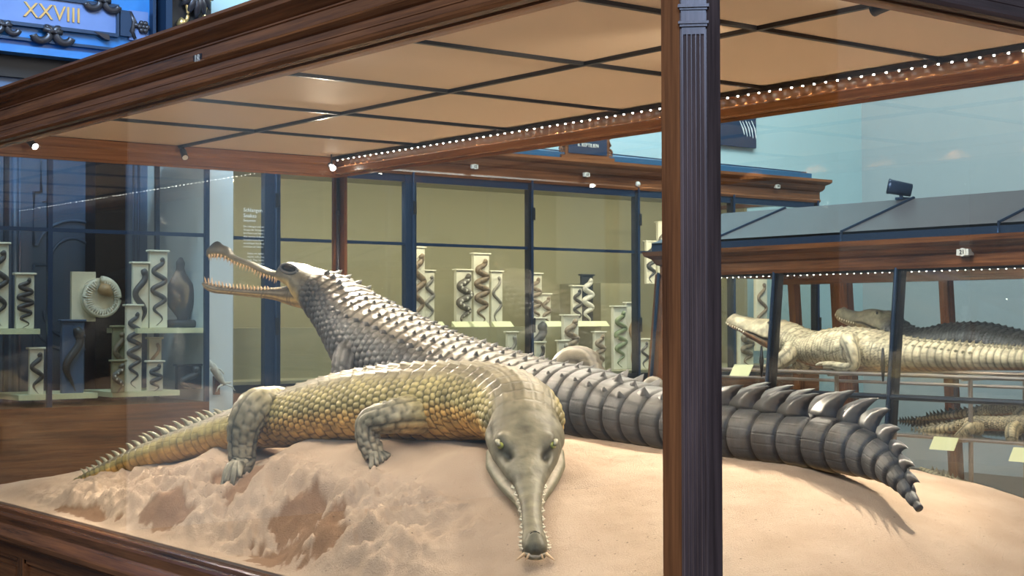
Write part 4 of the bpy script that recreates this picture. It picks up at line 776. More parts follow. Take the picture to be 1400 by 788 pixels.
# ---- the snake pedestals
def column(px0, px1, pyt, zbot, y, label, snake='grey', turns=4, body='cream', pyb=None, group=None, amp=.75, rs=.10, two=None, name='snake_pedestal'):
    a = aty(px0, (pyt + 440) / 2, y); b = aty(px1, (pyt + 440) / 2, y); w_ = b[0] - a[0]; cx = (a[0] + b[0]) / 2
    zt = aty((px0 + px1) / 2, pyt, y)[2]; zb = zbot if pyb is None else aty((px0 + px1) / 2, pyb, y)[2]
    t = thing(name, (cx, y + w_ / 2, zb), label, 'pedestal', group); dpt = max(.03, w_ * .24)
    MB().box((cx - w_ / 2, y, zb), (cx + w_ / 2, y + dpt, zt - .014)).build('block', M[body], t, bevel=.003)
    MB().box((cx - w_ / 2 - .012, y - .012, zt - .014), (cx + w_ / 2 + .012, y + dpt + .012, zt)).build('cap', M[body], t, bevel=.003)
    h = zt - zb; n = int(20 * turns); T = np.linspace(0, 1, n); A = w_ * .62 * amp * (.55 + .45 * np.sin(PI * np.clip(T * 1.15, 0, 1)))
    R = w_ * rs * 1.25 * np.clip(np.minimum(.75 + T * 2.2, (1.02 - T) * 2.6), .15, 1.05); R[:4] *= [1.05, 1.45, 1.35, 1.0]
    xx = cx + A * np.sin(T * turns * 2 * PI + (.6 if not two else 0)) * .8; zz = zt - .014 - h * (.08 + .86 * T)
    sn = MB().tube(np.stack([xx, y - R * .2, zz], -1), R, 8, (0, 1, 0)).build('snake', SNK[snake], t, True)
    if snake in ('spot',):
        sp = MB(); 
        for i in range(6, n - 8, 3): sp.ball((xx[i], y - R[i] * .85, zz[i]), R[i] * .5, 6, 4)
        sp.build('pale_blotches', SNK['white'], sn, True, kind='stuff')
    if snake in ('brown', 'grey', 'tan'):
        sp = MB(); 
        for i in range(5, n - 8, 4): sp.ball((xx[i], y - R[i] * .8, zz[i]), R[i] * .48, 6, 4)
        sp.build('dark_blotches', SNK['dark'], sn, True, kind='stuff')
    if two:
        MB().tube(np.stack([xx + w_ * .28, y - R * .45, zz - .05], -1), R, 8, (0, 1, 0)).build('snake', SNK[two], t, True)
    return t
YU, YLo = 7.62, 7.40
GU, GL = 'snake pedestals on the upper step', 'snake pedestals on the showcase floor'
column(563, 581, 337, ZST, YU, 'tall cream pedestal half hidden by the wide blue mullion, coiled blotched snake', 'brown', 3, group=GU, rs=.16)
column(581, 594, 369, ZST, YU + .02, 'slim cream pedestal with grey snake right of the wide blue mullion', 'grey', 3, group=GU, rs=.13)
column(624, 645, 368, ZST, YU, 'white pedestal with thick black spotted snake, left of the tallest pedestal', 'spot', 3, group=GU, rs=.15)
column(648, 669, 346, ZST - .0, YU, 'tallest white pedestal on the step with a blotched snake in five bends', 'brown', 4.5, group=GU, rs=.12)
column(672, 687, 370, ZST, YU, 'slim white pedestal with thin grey snake, right of the tallest pedestal', 'grey', 2, group=GU, rs=.09)
column(723, 741, 373, ZST, YU, 'cream pedestal half behind the thin black mullion with coiled brown snake', 'brown', 4, group=GU, rs=.10)
column(741, 753, 401, ZST, YU, 'short cream pedestal with brown snake right of the thin black mullion', 'brown', 2.5, group=GU, rs=.13)
column(783, 796, 390, ZST, YU, 'slim white pedestal with dark snake beside the black pedestal', 'dark', 3, group=GU, rs=.11)
column(796, 811, 375, ZST, YU, 'black pedestal carrying a thick pale snake', 'white', 3.5, 'black', group=GU, rs=.15)
column(694, 707, 453, ZFL, YLo, 'small low cream block with curled grey snake behind the dark back', 'grey', 1.2, group=GL, rs=.12)
column(724, 746, 434, ZFL, YLo, 'beige block with a raised cobra at the foot of the thin mullion', 'dark', 1.2, 'ivory', group=GL, rs=.17)
column(733, 745, 467, ZFL, YLo - .16, 'tiny cream block with dark curled snake in front of the cobra block', 'dark', 1, group=GL, rs=.12)
column(771, 791, 430, ZFL, YLo, 'wide ivory pedestal with brown snake, below the black pedestal', 'brown', 3, 'ivory', group=GL, rs=.13)
column(764, 777, 465, ZFL, YLo - .16, 'small ivory block with a spiral snake before the wide ivory pedestal', 'grey', 1, 'ivory', group=GL, rs=.12)
column(813, 827, 453, ZFL, YLo, 'ivory pedestal with dark brown snake just right of the step label', 'brown', 3, 'ivory', group=GL, rs=.14)
column(839, 857, 418, ZFL, YLo, 'ivory pedestal with green snake in many bends near the right mullion', 'green', 4, 'ivory', group=GL, rs=.11)
column(857, 873, 413, ZFL, YLo + .06, 'ivory pedestal with two tan snakes side by side behind the right mullion', 'tan', 2, 'ivory', group=GL, rs=.12, amp=.4, two='tan')
column(876, 887, 463, ZFL, YLo, 'small white pedestal with a dark snake low right of the right mullion', 'dark', 2, group=GL, rs=.10)
column(884, 897, 329, 1.93, 7.82, 'white pedestal with dark snake standing on the tall step', 'dark', 3, group=GU, rs=.13)
column(900, 913, 303, 1.93, 7.82, 'white pedestal with banded black snake half hidden by the fluted post', 'spot', 3, group=GU, rs=.12)
column(1034, 1049, 378, 1.30, 7.62, 'pale pedestal with thin brown snake behind the alligator neck', 'brown', 3, 'ivory', group=GL, rs=.09)
column(1012, 1030, 446, ZFL, YLo, 'ivory pedestal with brown snake under the alligator snout', 'brown', 3, 'ivory', group=GL, rs=.12)
column(1052, 1072, 490, ZFL - .2, YLo, 'low ivory pedestal with black snake behind the left sloping post', 'dark', 2, 'ivory', group=GL, rs=.09, pyb=530)
def card(px, py, y, z, label, wd=.10, group='label cards in the wall showcase', name='label_card'):
    p = aty(px, py, y); t = MB().hexa([(p[0] - wd, y - .05, z), (p[0] + wd, y - .05, z), (p[0] + wd, y, z), (p[0] - wd, y, z)], [(p[0] - wd, y - .045, z + .006), (p[0] + wd, y - .045, z + .006), (p[0] + wd, y, z + .045), (p[0] - wd, y, z + .045)])
    return t.build(name, M['card'], None, label=label, cat='label card', group=group)
for px, lb in ((591, 'pale label card at the foot of the slim grey-snake pedestal by the wide mullion'), (631, 'pale label card below the spotted black-snake pedestal'), (652, 'pale label card below the tallest snake pedestal'), (685, 'pale label card below the slim pedestal right of the tallest'), (754, 'pale label card right of the thin black mullion'), (793, 'pale label card below the black pedestal')):
    card(px, 447, YU - .01, ZST, lb)
card(817, 446, YU - .01, ZST, 'pale label card at the right end of the upper step')
# ================================================================== LEFT PORTAL, DOOR AND FRIEZE
YP = 8.0
pt = thing('carved_portal', (1.6, YP + .2, 0), 'dark wooden door portal with blue-lit frieze numbered XXVIII at the left', 'portal')
MB().box((-2.2, YP - .12, 3.45), (2.36, YP + .5, 3.50)).build('frieze_shelf', M['friezeblue'], pt)
MB().box((-2.2, YP - .06, 3.50), (2.36, YP + .5, 4.3)).build('frieze_ground', M['friezeblue'], pt)
MB().box((-2.2, YP + .02, 3.30), (2.36, YP + .5, 3.45)).build('lintel', M['doordark'], pt)
pa = aty(0, 24, YP - .1); pb = aty(159, 45, YP - .1); plz0 = pb[2] - .004; plz1 = plz0 + .185
pl = MB().box((-.4, YP - .09, plz0), (pb[0], YP - .05, plz1)).build('plaque', M['friezepale'], pt)
fr = MB(); fr.box((-.45, YP - .105, plz0 - .025), (pb[0] + .02, YP - .05, plz0)); fr.box((-.45, YP - .105, plz1), (pb[0] + .02, YP - .05, plz1 + .025)); fr.box((pb[0], YP - .105, plz0), (pb[0] + .02, YP - .05, plz1)); fr.build('plaque_moulding', M['bluemetal'], pt)
pm = aty(72, 18, YP - .1); text('numeral', 'XXVIII', .150, M['gold'], pl, (pm[0], YP - .092, pm[2]), (PI / 2, 0, 0), .008)
# strapwork scrolls under and beside the plaque
def scrollwork(px, py, sc, y=YP - .11):
    q = aty(px, py, y); mb = MB()
    for s_ in (-1, 1):
        mb.tube([(q[0] + s_ * (.02 + .05 * t + .028 * math.cos(5 * t + 1)) * sc, y, q[2] + (.028 * math.sin(5 * t + 1) - .02 * t) * sc) for t in np.linspace(0, 1.1, 20)], .016 * sc, 8, flat=1.3)
    mb.tube([(q[0] - .05 * sc, y, q[2] + .02 * sc), (q[0], y, q[2] + .012 * sc), (q[0] + .05 * sc, y, q[2] + .01 * sc)], .016 * sc, 8); mb.build('strapwork_scroll', M['bronze'], pt, True)
scrollwork(72, 46, 1.35); scrollwork(140, 3, 1.2); scrollwork(6, 36, 1.0)
q = aty(140, 50, YP - .11); MB().prism([(q[0] - .06, q[2] + .03), (q[0] + .05, q[2] + .02), (q[0] + .06, q[2] - .02), (q[0] + .02, q[2] - .015)], 1, YP - .11, YP - .06).build('strapwork_tongue', M['bronze'], pt)
qa = aty(163, 30, YP - .1); qb = aty(180, 30, YP - .1)
MB().box((qa[0] + .01, YP - .10, plz0 - .01), (qb[0], YP - .05, plz1 - .01)).build('frieze_block', M['bluemetal'], pt)
qa = aty(178, 34, YP - .1); qb = aty(204, 34, YP - .1); MB().box((qa[0], YP - .085, plz0 - .03), (qb[0], YP - .05, plz1)).build('relief_ground', M['friezepale'], pt)
rm = MB(); cxr = (qa[0] + qb[0]) / 2; rz = plz0 + .07
for k in range(6): a_ = k * PI / 3; rm.ball((cxr + .03 + .030 * math.cos(a_), YP - .095, rz + .030 * math.sin(a_)), .022, 8, 6)
rm.ball((cxr + .03, YP - .10, rz), .02, 8, 6); rm.tube([(cxr - .07, YP - .09, rz + .10), (cxr - .04, YP - .095, rz + .03), (cxr - .06, YP - .09, rz - .04), (cxr - .03, YP - .09, rz - .09)], [.014, .02, .022, .012], 8); rm.tube([(cxr - .045, YP - .095, rz + .01), (cxr + .02, YP - .1, rz + .005)], [.02, .012], 8)
rm.build('rosette_relief', M['bronze'], pt, True)
rb = aty(222, 30, YP - .1); MB().box((qb[0] + .02, YP - .12, plz0 - .06), (qb[0] + .045, YP - .05, 4.3)).build('frieze_border', M['bluemetal'], pt); MB().box((rb[0], YP - .16, 3.46), (rb[0] + .05, YP - .02, 4.3)).build('frieze_border', M['bluemetal'], pt)
MB().box((-2.2, YP - .10, plz0 - .125), (qb[0] + .02, YP - .055, plz0 - .105)).build('frieze_border', M['bluemetal'], pt)
# gilded acanthus console at the frieze's end
qc = aty(262, 14, YP - .06); ac = MB(); le = MB()
for k in range(7):
    a_ = -PI / 2 + (k - 3) * .42; L_ = .22 - .012 * abs(k - 3); c0 = np.array([qc[0], YP - .13, qc[2] + .14])
    le.tube([c0 + np.array([math.cos(a_) * t * L_ * .8, -.035 * math.sin(PI * t), math.sin(a_) * t * L_]) for t in np.linspace(0, 1, 6)], [.012, .026, .034, .032, .024, .010], 8, (0, 1, 0), .55)
MB().box((rb[0] + .05, YP - .10, 3.40), (qc[0] + .14, YP + .5, 4.3)).build('console_block', M['doordark'], pt)
le.build('acanthus_leaves', M['bronze'], pt, True, kind='stuff')
for s_ in (-1, 1): MB().tube([(qc[0] + s_ * (.10 + .035 * math.sin(t * 2.2)), YP - .135, qc[2] + .26 - .14 * t) for t in np.linspace(0, 2.6, 18)], .014, 8).build('gilded_scroll', M['gold'], pt, True)
MB().tube([(qc[0] - .14, YP - .14, qc[2] - .11), (qc[0] - .10, YP - .14, qc[2] - .13)], .034, 12).build('gilded_boss', M['gold'], pt, True)
# jambs: dark reveal, blue pilasters
for x0_, x1_, dy, mt in ((-2.2, .95, .12, 'doordark'), (2.205, 2.42, -.02, 'doorblue'), (2.12, 2.205, -.06, 'doorblue')):
    MB().box((x0_, YP + dy, 0), (x1_, YP + .5, 3.45)).build('jamb', M[mt], pt)
for xx in (2.14, 2.19, 2.23, 2.27, 2.36): MB().tube([(xx, YP - .05 + (.03 if xx > 2.21 else 0), 0.1), (xx, YP - .05 + (.03 if xx > 2.21 else 0), 3.4)], .010, 8).build('jamb_bead', M['bluemetal'], pt)
MB().box((2.34, YW - .02, 0), (2.555, YP + .55, 3.2)).build('trim_1', M['pale'], None, kind='structure')
dr = MB().box((.95, YP + .06, 0), (2.12, YP + .14, 3.42)); dr = dr.build('door_1', M['doorblue'], None, kind='structure')
def dl(pts, r=.011, name='door_moulding', mt='doorblue'):
    MB().tube([(lambda q: (q[0], YP + .055, q[2]))(aty(px, py, YP + .055)) for px, py in pts], r, 8).build(name, M[mt], dr, True)
arc = lambda cx, cy, rx, ry, a0, a1, n=18: [(cx + rx * math.cos(math.radians(a)), cy - ry * math.sin(math.radians(a))) for a in np.linspace(a0, a1, n)]
dl([(56, 200), (56, 262), (46, 262), (46, 335)]); dl([(144, 200), (144, 268), (153, 269), (153, 336)])
dl([(46, 335)] + arc(100, 345, 50, 43, 168, 14) + [(153, 336)]); dl([(46, 362), (68, 362)] + arc(99, 362, 31, 36, 178, 4) + [(131, 366), (150, 368)]); dl([(46, 362), (46, 560)]); dl([(150, 368), (150, 560)])
dl([(68, 362), (68, 470)]); dl([(130, 366), (130, 470)]); dl(arc(100, 425, 58, 56, 180, 360)); dl(arc(100, 425, 40, 38, 180, 360)); dl([(20, 200), (20, 620)], .02); dl([(27, 200), (27, 620)], .009); dl([(173, 200), (173, 620)], .012); dl([(66, 200), (66, 274), (58, 276)], .005); 
MB().box((1.9, YP - .12, 0), (2.125, YP + .06, 3.44)).build('door_curtain', M['doordark'], pt)
# ================================================================== STAND-IN SHOWCASE (left), added for snake pedestals mirrored in the far pane
ss = thing('reflection_showcase', (.9, 7.2, 0), 'added glass showcase before the blue door, standing in for a pane reflection', 'showcase')
SX0, SX1, SY0, SY1 = -.5, 2.27, 6.85, 7.65
MB().box((SX0, SY0, 0), (SX1, SY1, 1.06)).build('cabinet_base', M['wood_x'], ss)  # brown put on the base in place of the mirrored sand mound
MB().box((SX0, SY0, 2.70), (SX1, SY1, 2.82)).build('showcase_top', M['wood_x'], ss)
for x in (SX0, .42, 1.16, SX1 - .03):
    for y in (SY0, SY1 - .03): MB().box((x, y, 1.06), (x + .03, y + .03, 2.70)).build('frame_post', M['bluemetal'], ss)
MB().box((SX0 + .03, SY0 + .008, 1.06), (SX1 - .03, SY0 + .014, 2.70)).build('glass_pane', M['glass_far'], ss)
MB().box((SX0, SY0 + .004, 2.16), (SX1, SY0 + .022, 2.185)).build('transom', M['bluemetal'], ss)
def shelf(pa, pb, z, y0=7.0, y1=7.5): 
    a = aty(pa, 450, y0)[0]; b = aty(pb, 450, y0)[0]; MB().box((a, y0, z - .034), (b, y1, z)).build('shelf', M['card'], ss)
ZU_, ZL_ = 1.552, 1.135
shelf(-60, 55, ZU_); shelf(188, 283, ZU_); shelf(26, 134, ZL_); shelf(154, 246, ZL_)
SG = 'snake pedestals standing in for a pane reflection'
column(-14, 12, 331, ZU_, 7.08, 'tall pale pedestal cut by the left edge of the view', 'dark', 3, group=SG, rs=.12)
column(22, 47, 373, ZU_, 7.08, 'pale pedestal with dark snake in tight bends on the left shelf', 'dark', 4.5, group=SG, rs=.10)
column(182, 203, 358, ZU_, 7.08, 'pale pedestal with a thick black snake beside the tallest left pedestal', 'dark', 1.5, group=SG, rs=.15)
column(205, 229, 342, ZU_, 7.08, 'tallest pale pedestal of the stand-in showcase with a wavy black snake', 'dark', 3.5, group=SG, rs=.10)
column(41, 60, 475, ZL_, 7.05, 'small pale pedestal with dark snake on the lower left shelf', 'dark', 2, group=SG, rs=.13)
column(85, 115, 437, ZL_, 7.05, 'broad blue-black pedestal under the mounted skeleton', 'dark', 1, 'doorblue', group=SG, rs=.14)
column(173, 194, 416, ZL_, 7.05, 'grey pedestal with dark snake in five bends on the lower shelf', 'dark', 5, group=SG, rs=.11)
column(155, 172, 445, ZL_, 7.22, 'dim brown pedestal behind the five-bend snake pedestal', 'brown', 2, 'olive', group=SG, rs=.16)
column(154, 171, 492, ZL_, 6.95, 'low block with a mottled snake at the front of the lower shelf', 'spot', 1.5, 'olive', group=SG, rs=.18)
column(203, 223, 493, ZL_, 7.0, 'low block with zigzag dark snake right of the five-bend pedestal', 'dark', 2.5, group=SG, rs=.10)
column(204, 221, 461, ZL_, 7.16, 'slim pedestal with a pale curled snake above the zigzag block', 'tan', 1.5, group=SG, rs=.10)
column(243, 276, 498, ZL_, 7.1, 'wide dark pedestal at the right of the lower shelf', 'dark', 1, 'doordark', group=SG, rs=.10)
# mounted skeleton on a pale board
q = aty(114, 405, 7.3); sk_ = thing('mounted_skeleton', (q[0], 7.3, ZU_ - .02), 'pale round mount with a curled rib skeleton left of the black snake pedestals', 'specimen')
a = aty(98, 440, 7.34); b = aty(131, 372, 7.34); MB().box((a[0], 7.34, a[2]), (b[0], 7.37, b[2])).build('backing_board', M['cream'], sk_)
cx_, cz_ = aty(138, 407, 7.3)[0], aty(138, 407, 7.3)[2]; rr = aty(163, 407, 7.3)[0] - cx_
MB().tube([(cx_, 7.32, cz_), (cx_, 7.345, cz_)], rr * 1.02, 28).build('round_mount', M['ivory'], sk_)
MB().tube([(cx_ + rr * .92 * math.cos(t), 7.29, cz_ + rr * .92 * math.sin(t)) for t in np.linspace(-4.4, 1.6, 50)], np.linspace(.012, .026, 50), 8).build('spine', M['ivory'], sk_, True)
rbm = MB()
for t in np.linspace(-4.2, 1.4, 34): rbm.tube([(cx_ + rr * k_ * math.cos(t + .12 * (1 - k_)), 7.29 - .03 * math.sin(3 * k_), cz_ + rr * k_ * math.sin(t + .12 * (1 - k_))) for k_ in (.92, .78, .62)], [.006, .005, .003], 5)
rbm.build('ribs', SNK['white'], sk_, True, kind='stuff')
MB().tube([(cx_ - .02, 7.28, cz_ + rr * .55), (cx_ + .02, 7.27, cz_ + rr * .4), (cx_ + .06, 7.27, cz_ + rr * .1)], [.03, .045, .015], 10).build('skull', SNK['tan'], sk_, True)
# rearing cobra with spread hood
q0 = aty(248, 454, 7.25); q1 = aty(244, 352, 7.25); cb = thing('cobra', (q0[0], 7.25, ZU_), 'dark rearing cobra with spread hood behind the black snake pedestals', 'snake')
zz = np.linspace(ZU_, q1[2], 14); hw = np.array([.03, .035, .045, .07, .10, .115, .118, .11, .095, .07, .045, .03, .035, .012])
MB().tube([(q0[0] + .01 * math.sin(z * 9), 7.25, z) for z in zz], hw, 14, (0, 1, 0), .35).build('body', plain('cobra_skin', (.07, .06, .055), .4, 0, .5, 30), cb, True)
MB().tube([(q0[0] + .10 * math.cos(t), 7.27 + .08 * math.sin(t), ZU_ + .028) for t in np.linspace(0, 6, 30)], .028, 8).build('coil', SNK['dark'], cb, True)
# small lizard on a stick by the pier
q = [aty(px, py, 6.98) for px, py in ((283, 492), (291, 502), (299, 515), (306, 525), (316, 523))]; lz = thing('lizard', (q[0][0], 6.98, ZL_), 'small pale lizard at the right end of the stand-in showcase, head up', 'lizard')
MB().tube([(x, 6.98, z) for x, _, z in q], [.012, .026, .028, .016, .006], 10).build('body', SNK['white'], lz, True)
for i_ in (1, 3):
    for s_ in (-1, 1): MB().tube([(q[i_][0], 6.98, q[i_][2]), (q[i_][0] + .05 * s_, 6.96, q[i_][2] - .02), (q[i_][0] + .07 * s_, 6.95, q[i_][2] - .05)], [.008, .006, .004], 6).build('leg', SNK['white'], lz, True)
MB().box((q[2][0] - .02, 7.0, ZL_ - .04), (q[2][0] + .02, 7.03, q[2][2])).build('stick', M['wood_z'], lz)
# hanging banner behind the wall showcase
a = aty(1033, 203, 8.5); MB_ = thing('banner', (a[0] - .5, 8.5, a[2]), 'dark blue hanging banner with white feather strokes high on the back wall', 'banner')
MB().box((a[0] - 1.0, 8.49, a[2]), (a[0], 8.52, a[2] + .9)).build('cloth', M['navy'], MB_)
for k in range(5):
    q = aty(1012 + 4 * k, 173 + k % 2, 8.48); MB().tube([(q[0], 8.486, q[2] + .06), (q[0] + .05, 8.486, q[2] - .02), (q[0] + .07, 8.486, q[2] - .08 - .01 * k)], [.003, .007, .003], 6).build('white_stroke', M['white'], MB_)
# ================================================================== SLOPED SHOWCASE WITH THE ALLIGATORS
SY0, SY1 = -1.2, 5.30
sc = thing('sloped_showcase', (5.5, 2.2, 0), 'long sloping-sided showcase with grey roof holding the pale alligator at the right', 'showcase')
XT, XB = 5.0, 4.90; ZTOP, ZBT = 1.90, 1.14
cp_ = [(XT, 1.90), (XT - .02, 1.90), (XT - .03, 1.92), (XT - .03, 1.975), (XT - .05, 1.985), (XT - .07, 2.02), (XT - .11, 2.045), (XT - .12, 2.075), (XT + .1, 2.075), (XT + .1, 1.90)]
MB().prism(cp_, 1, SY0, [SY1 + (XT - p[0]) for p in cp_]).build('cornice', M['wood_y'], sc)
cpe = [(SY1 + XT - p[0], p[1]) for p in cp_]; MB().prism(cpe, 0, [XT - (p[0] - SY1) for p in cpe], 6.3).build('end_cornice', M['wood_x'], sc)
MB().box((6.2, SY0, 1.86), (6.3, SY1, 2.075)).build('back_cornice', M['wood_y'], sc)
bl = MB().box((XT - .09, SY0, 2.075), (XT - .06, SY1 + .05, 2.135)).build('roof_fascia', M['bluemetal'], sc)
yr = [SY0, .35, 1.45, 2.55, 3.66, 4.75, SY1 + .05]
for a, b in zip(yr, yr[1:]): MB().hexa([(XT - .09, a + .006, 2.12), (6.25, a + .006, 2.12), (6.25, b - .006, 2.12), (XT - .09, b - .006, 2.12)], [(XT - .09, a + .006, 2.135), (5.62, a + .006, 2.375), (5.62, b - .006, 2.375), (XT - .09, b - .006, 2.135)]).build('roof_panel', M['greyroof'], sc)
for y in yr[1:-1]: MB().tube([(XT - .093, y, 2.08), (XT - .093, y, 2.138), (5.62, y, 2.38)], .011, 6).build('roof_seam', M['bluemetal'], sc)
for y, wd in ((5.36, .05), (4.28, .028), (3.31, .028), (2.32, .028), (1.33, .028), (.3, .028)):
    zt, zb = 1.92, .30
    sl = lambda z: XT - .1 * (1.92 - z) / .94
    m_ = MB().hexa([(sl(zb), y - wd, zb), (sl(zb) + .05, y - wd, zb), (sl(zb) + .05, y + wd, zb), (sl(zb), y + wd, zb)], [(sl(zt), y - wd, zt), (sl(zt) + .05, y - wd, zt), (sl(zt) + .05, y + wd, zt), (sl(zt), y + wd, zt)]).build('sloping_post', M['wood_z'] if y > 5 else M['blackmetal'], sc)
    MB().tube([(sl(zt) - .012, y, zt + .01), (sl(.9) - .012, y, .9)], .012, 8).build('post_rod', M['bluemetal'], m_)
    if y > 5: continue
    zk = 1.33; MB().tube([(sl(zk) - .02, y + .05, zk - .10), (sl(zk) - .02, y + .05, zk - .03), (sl(zk) - .02, y + .05, zk), (sl(zk) - .02, y + .05, zk + .10)], [.006, .012, .016, .006], 8).build('latch', M['blackmetal'], m_, True)
MB().tube([(sl(ZBT) + .0, SY0, ZBT), (sl(ZBT) + .0, SY1, ZBT)], .018, 8).build('front_bar', M['blackmetal'], sc)
for a, b in ((-1.1, .27), (.33, 1.30), (1.36, 2.29), (2.35, 3.28), (3.34, 4.25), (4.31, 5.23)):
    MB().hexa([(sl(.3) + .02, a, .3), (sl(.3) + .026, a, .3), (sl(.3) + .026, b, .3), (sl(.3) + .02, b, .3)], [(sl(1.92) + .02, a, 1.92), (sl(1.92) + .026, a, 1.92), (sl(1.92) + .026, b, 1.92), (sl(1.92) + .02, b, 1.92)]).build('glass_pane', M['glass_far'], sc)
for y, wd in ((5.22, .03), (4.77, .075), (3.87, .035), (3.2, .045), (2.2, .04), (1.2, .04)):
    MB().hexa([(6.32, y - wd * 1.1, .3), (6.39, y - wd * 1.1, .3), (6.39, y + wd * 1.1, .3), (6.32, y + wd * 1.1, .3)], [(6.2, y - wd, 1.9), (6.27, y - wd, 1.9), (6.27, y + wd, 1.9), (6.2, y + wd, 1.9)]).build('back_post', M['wood_z'], sc)
MB().box((sl(.3) - .05, SY0, 0), (6.45, SY1 + .06, .30)).build('showcase_base', M['wood_y'], sc)
MB().box((sl(.3), SY0, .30), (6.35, SY1, .32)).build('base_board', M['tan'], sc)
ls = MB().box((XT + .045, SY0, 1.885), (XT + .065, SY1 - .05, 1.90)).build('light_strip', M['blackmetal'], sc)
fst = None
for k in range(62):
    y = 1.9 + k * .054
    if fst is None: o = MB().tube([(XT + .052, y, 1.885), (XT + .052, y, 1.882)], .0032, 8).build('led', M['led'], ls); fst = (o.data, y)
    else: o = bpy.data.objects.new('led', fst[0]); C.objects.link(o); o.parent = ls; o.location = (0, y - fst[1], 0)
# the steel rack
for x, z, r in ((5.12, 1.262, .012), (5.30, 1.205, .010), (5.75, 1.262, .012), (5.75, .90, .012), (5.12, .90, .012)): MB().tube([(x, SY0 + .2, z), (x, SY1 - .1, z)], r, 8).build('rack_rail', M['steel'], sc)
for y in (5.0, 3.95, 2.95, 2.36, 1.2):
    for x in (5.2, 5.75): MB().tube([(x, y, .32), (x, y, 1.262)], .014, 8).build('rack_upright', M['steel'], sc)
    MB().tube([(5.12, y, 1.25), (5.9, y, 1.25)], .011, 8).build('rack_crossbar', M['steel'], sc); MB().tube([(5.12, y, .89), (5.9, y, .89)], .011, 8).build('rack_crossbar', M['steel'], sc)
MB().box((5.05, SY0 + .2, .912), (5.95, 4.0, .918)).build('glass_shelf', M['glass_far'], sc)
p = atx(1316, 345, XT - .08); bd = MB().tube([(XT - .085, p[1], p[2]), (XT - .03, p[1], p[2])], .024, 14, (0, 1, 0)); bd.box((XT - .082, p[1] - .04, p[2] - .018), (XT - .03, p[1] + .04, p[2] + .018)); bo = bd.build('number_badge', M['badge'], sc)
text('badge_number', '21', .034, M['black'], bo, (XT - .087, p[1], p[2]), FACE_X)
p = atx(1231, 262, 5.62); spt = thing('spotlight', (p[0], p[1], 2.375), 'blue-black spotlight standing on the grey showcase roof, pointing left', 'spotlight')
d_ = np.array([-.35, .45, .12]); d_ /= np.linalg.norm(d_); c0 = np.array([p[0], p[1], p[2] + .02])
MB().tube([c0 - d_ * .075, c0 - d_ * .07, c0 + d_ * .06, c0 + d_ * .08], [.03, .042, .048, .052], 14).build('housing', M['bluemetal'], spt, True)
MB().tube([c0 + d_ * .081, c0 + d_ * .083], [.044, .044], 14).build('lens', M['black'], spt); MB().tube([c0 + [0, 0, -.03], c0 + [.01, -.01, -.09], (p[0] + .01, p[1] - .01, 2.372)], [.012, .012, .016], 8).build('stand', M['bluemetal'], spt); MB().box((p[0] - .03, p[1] - .04, 2.372), (p[0] + .05, p[1] + .02, 2.388)).build('foot', M['bluemetal'], spt)
# ---- crocodiles: one builder
def crocodile(name, label, cat, stations, cols, legs, seed, kn, size=1.0, jawline=True, group='crocodiles in the sloped showcase', headcol=None):
    st_ = [(np.array(p_), a_, b_, c__) for p_, a_, b_, c__ in stations]; lf = Loft(st_, 420, 110)
    t = thing(name, (lf.P[200][0], lf.P[200][1], min(lf.P[:, 2]) - .1), label, cat, group)
    nk, hip, crest0 = [lf.s_of(k) for k in kn]
    ps, ph = phase([(0, .05 * size), (hip, .055 * size), (lf.L, .035 * size)])
    cfg = dict(ph_s=ps, ph=ph, head0=nk - .10 * size, head1=nk, tail0=hip, tail1=hip + .2 * size, seed=seed, gw=.006, tamp=.35 * size, col=.05 * size, fs=.026 * size, fold=nk, cols=cols, c1=(.30, .42), c2=(.68, .80), headcol=headcol or (tuple(np.array(cols[0]) * .95), cols[2]),
               bumps=[(nk - .16 * size, .6, .025 * size, .3, .020 * size, .1), (nk - .16 * size, -.6, .025 * size, .3, .020 * size, .1), (.03 * size, 0, .02 * size, .5, .010 * size, .1)] + ([(nk - x_ * size, a_, .022 * size, .11, -.010 * size, .9) for x_ in np.arange(.06, .34, .025) for a_ in (1.85, -1.85)] if jawline else []))
    H = Hide(); apply_skin(lf, H, cfg)
    pf = lambda k: float(np.interp(k, ph, ps))
    for k in range(int(np.interp(nk + .05 * size, ps, ph)), int(ph[-1]) - 2):
        s_ = pf(k + .7); w_, hh_ = lf.at_s(s_)[4][:2]; tl = float(sm(hip, crest0, np.array(s_)))
        for c_ in ((-2, -1, 0, 1, 2) if tl < .5 else (-1, 1) if s_ < crest0 else (0,)):
            a_ = c_ * .055 * size / ((w_ + hh_) / 2) if tl < .5 else .5 * c_; p_, n_, t_ = lf.point(s_, a_); z_ = size * (1 + 1.6 * tl)
            H.keel(p_, n_, t_, .040 * size, .009 * z_, .014 * z_, .014 * size, np.array(cols[0]) * .45)
    for L_ in legs:
        H.limb(L_, [r_ * size for r_ in (.060, .056, .045, .036, .026)][:len(L_)], 34, 20, lambda N, t: np.array(cols[1]) * np.ones(N.shape), .018 * size, .002)
        e = np.array(L_[-1]); d_ = e - np.array(L_[-2]); d_[2] = 0; d_ /= np.linalg.norm(d_) + 1e-6; toes(H, e, d_, tuple(np.array(cols[1]) * .9), 4, .06 * size, .010 * size, .9, e[2] - .006)
    H.build('body', M['skin3'], t)
    for sg_ in (1, -1):
        p_, n_, _ = lf.point(nk - .15 * size, .75 * sg_); MB().ball(p_ + n_ * .014 * size, .010 * size, 8, 6).build('eye', M['pupil'], t, True)
        for k in range(9):
            p_, n_, t_ = lf.point(.03 * size + .024 * size * k, 1.85 * sg_); tm = MB(); cone_mb(tm, p_, np.array([0, 0, -1]) + n_ * .4, .016 * size, .005 * size); tm.build('tooth', M['toothw'], t, True)
    return t, lf
X_A = 5.42
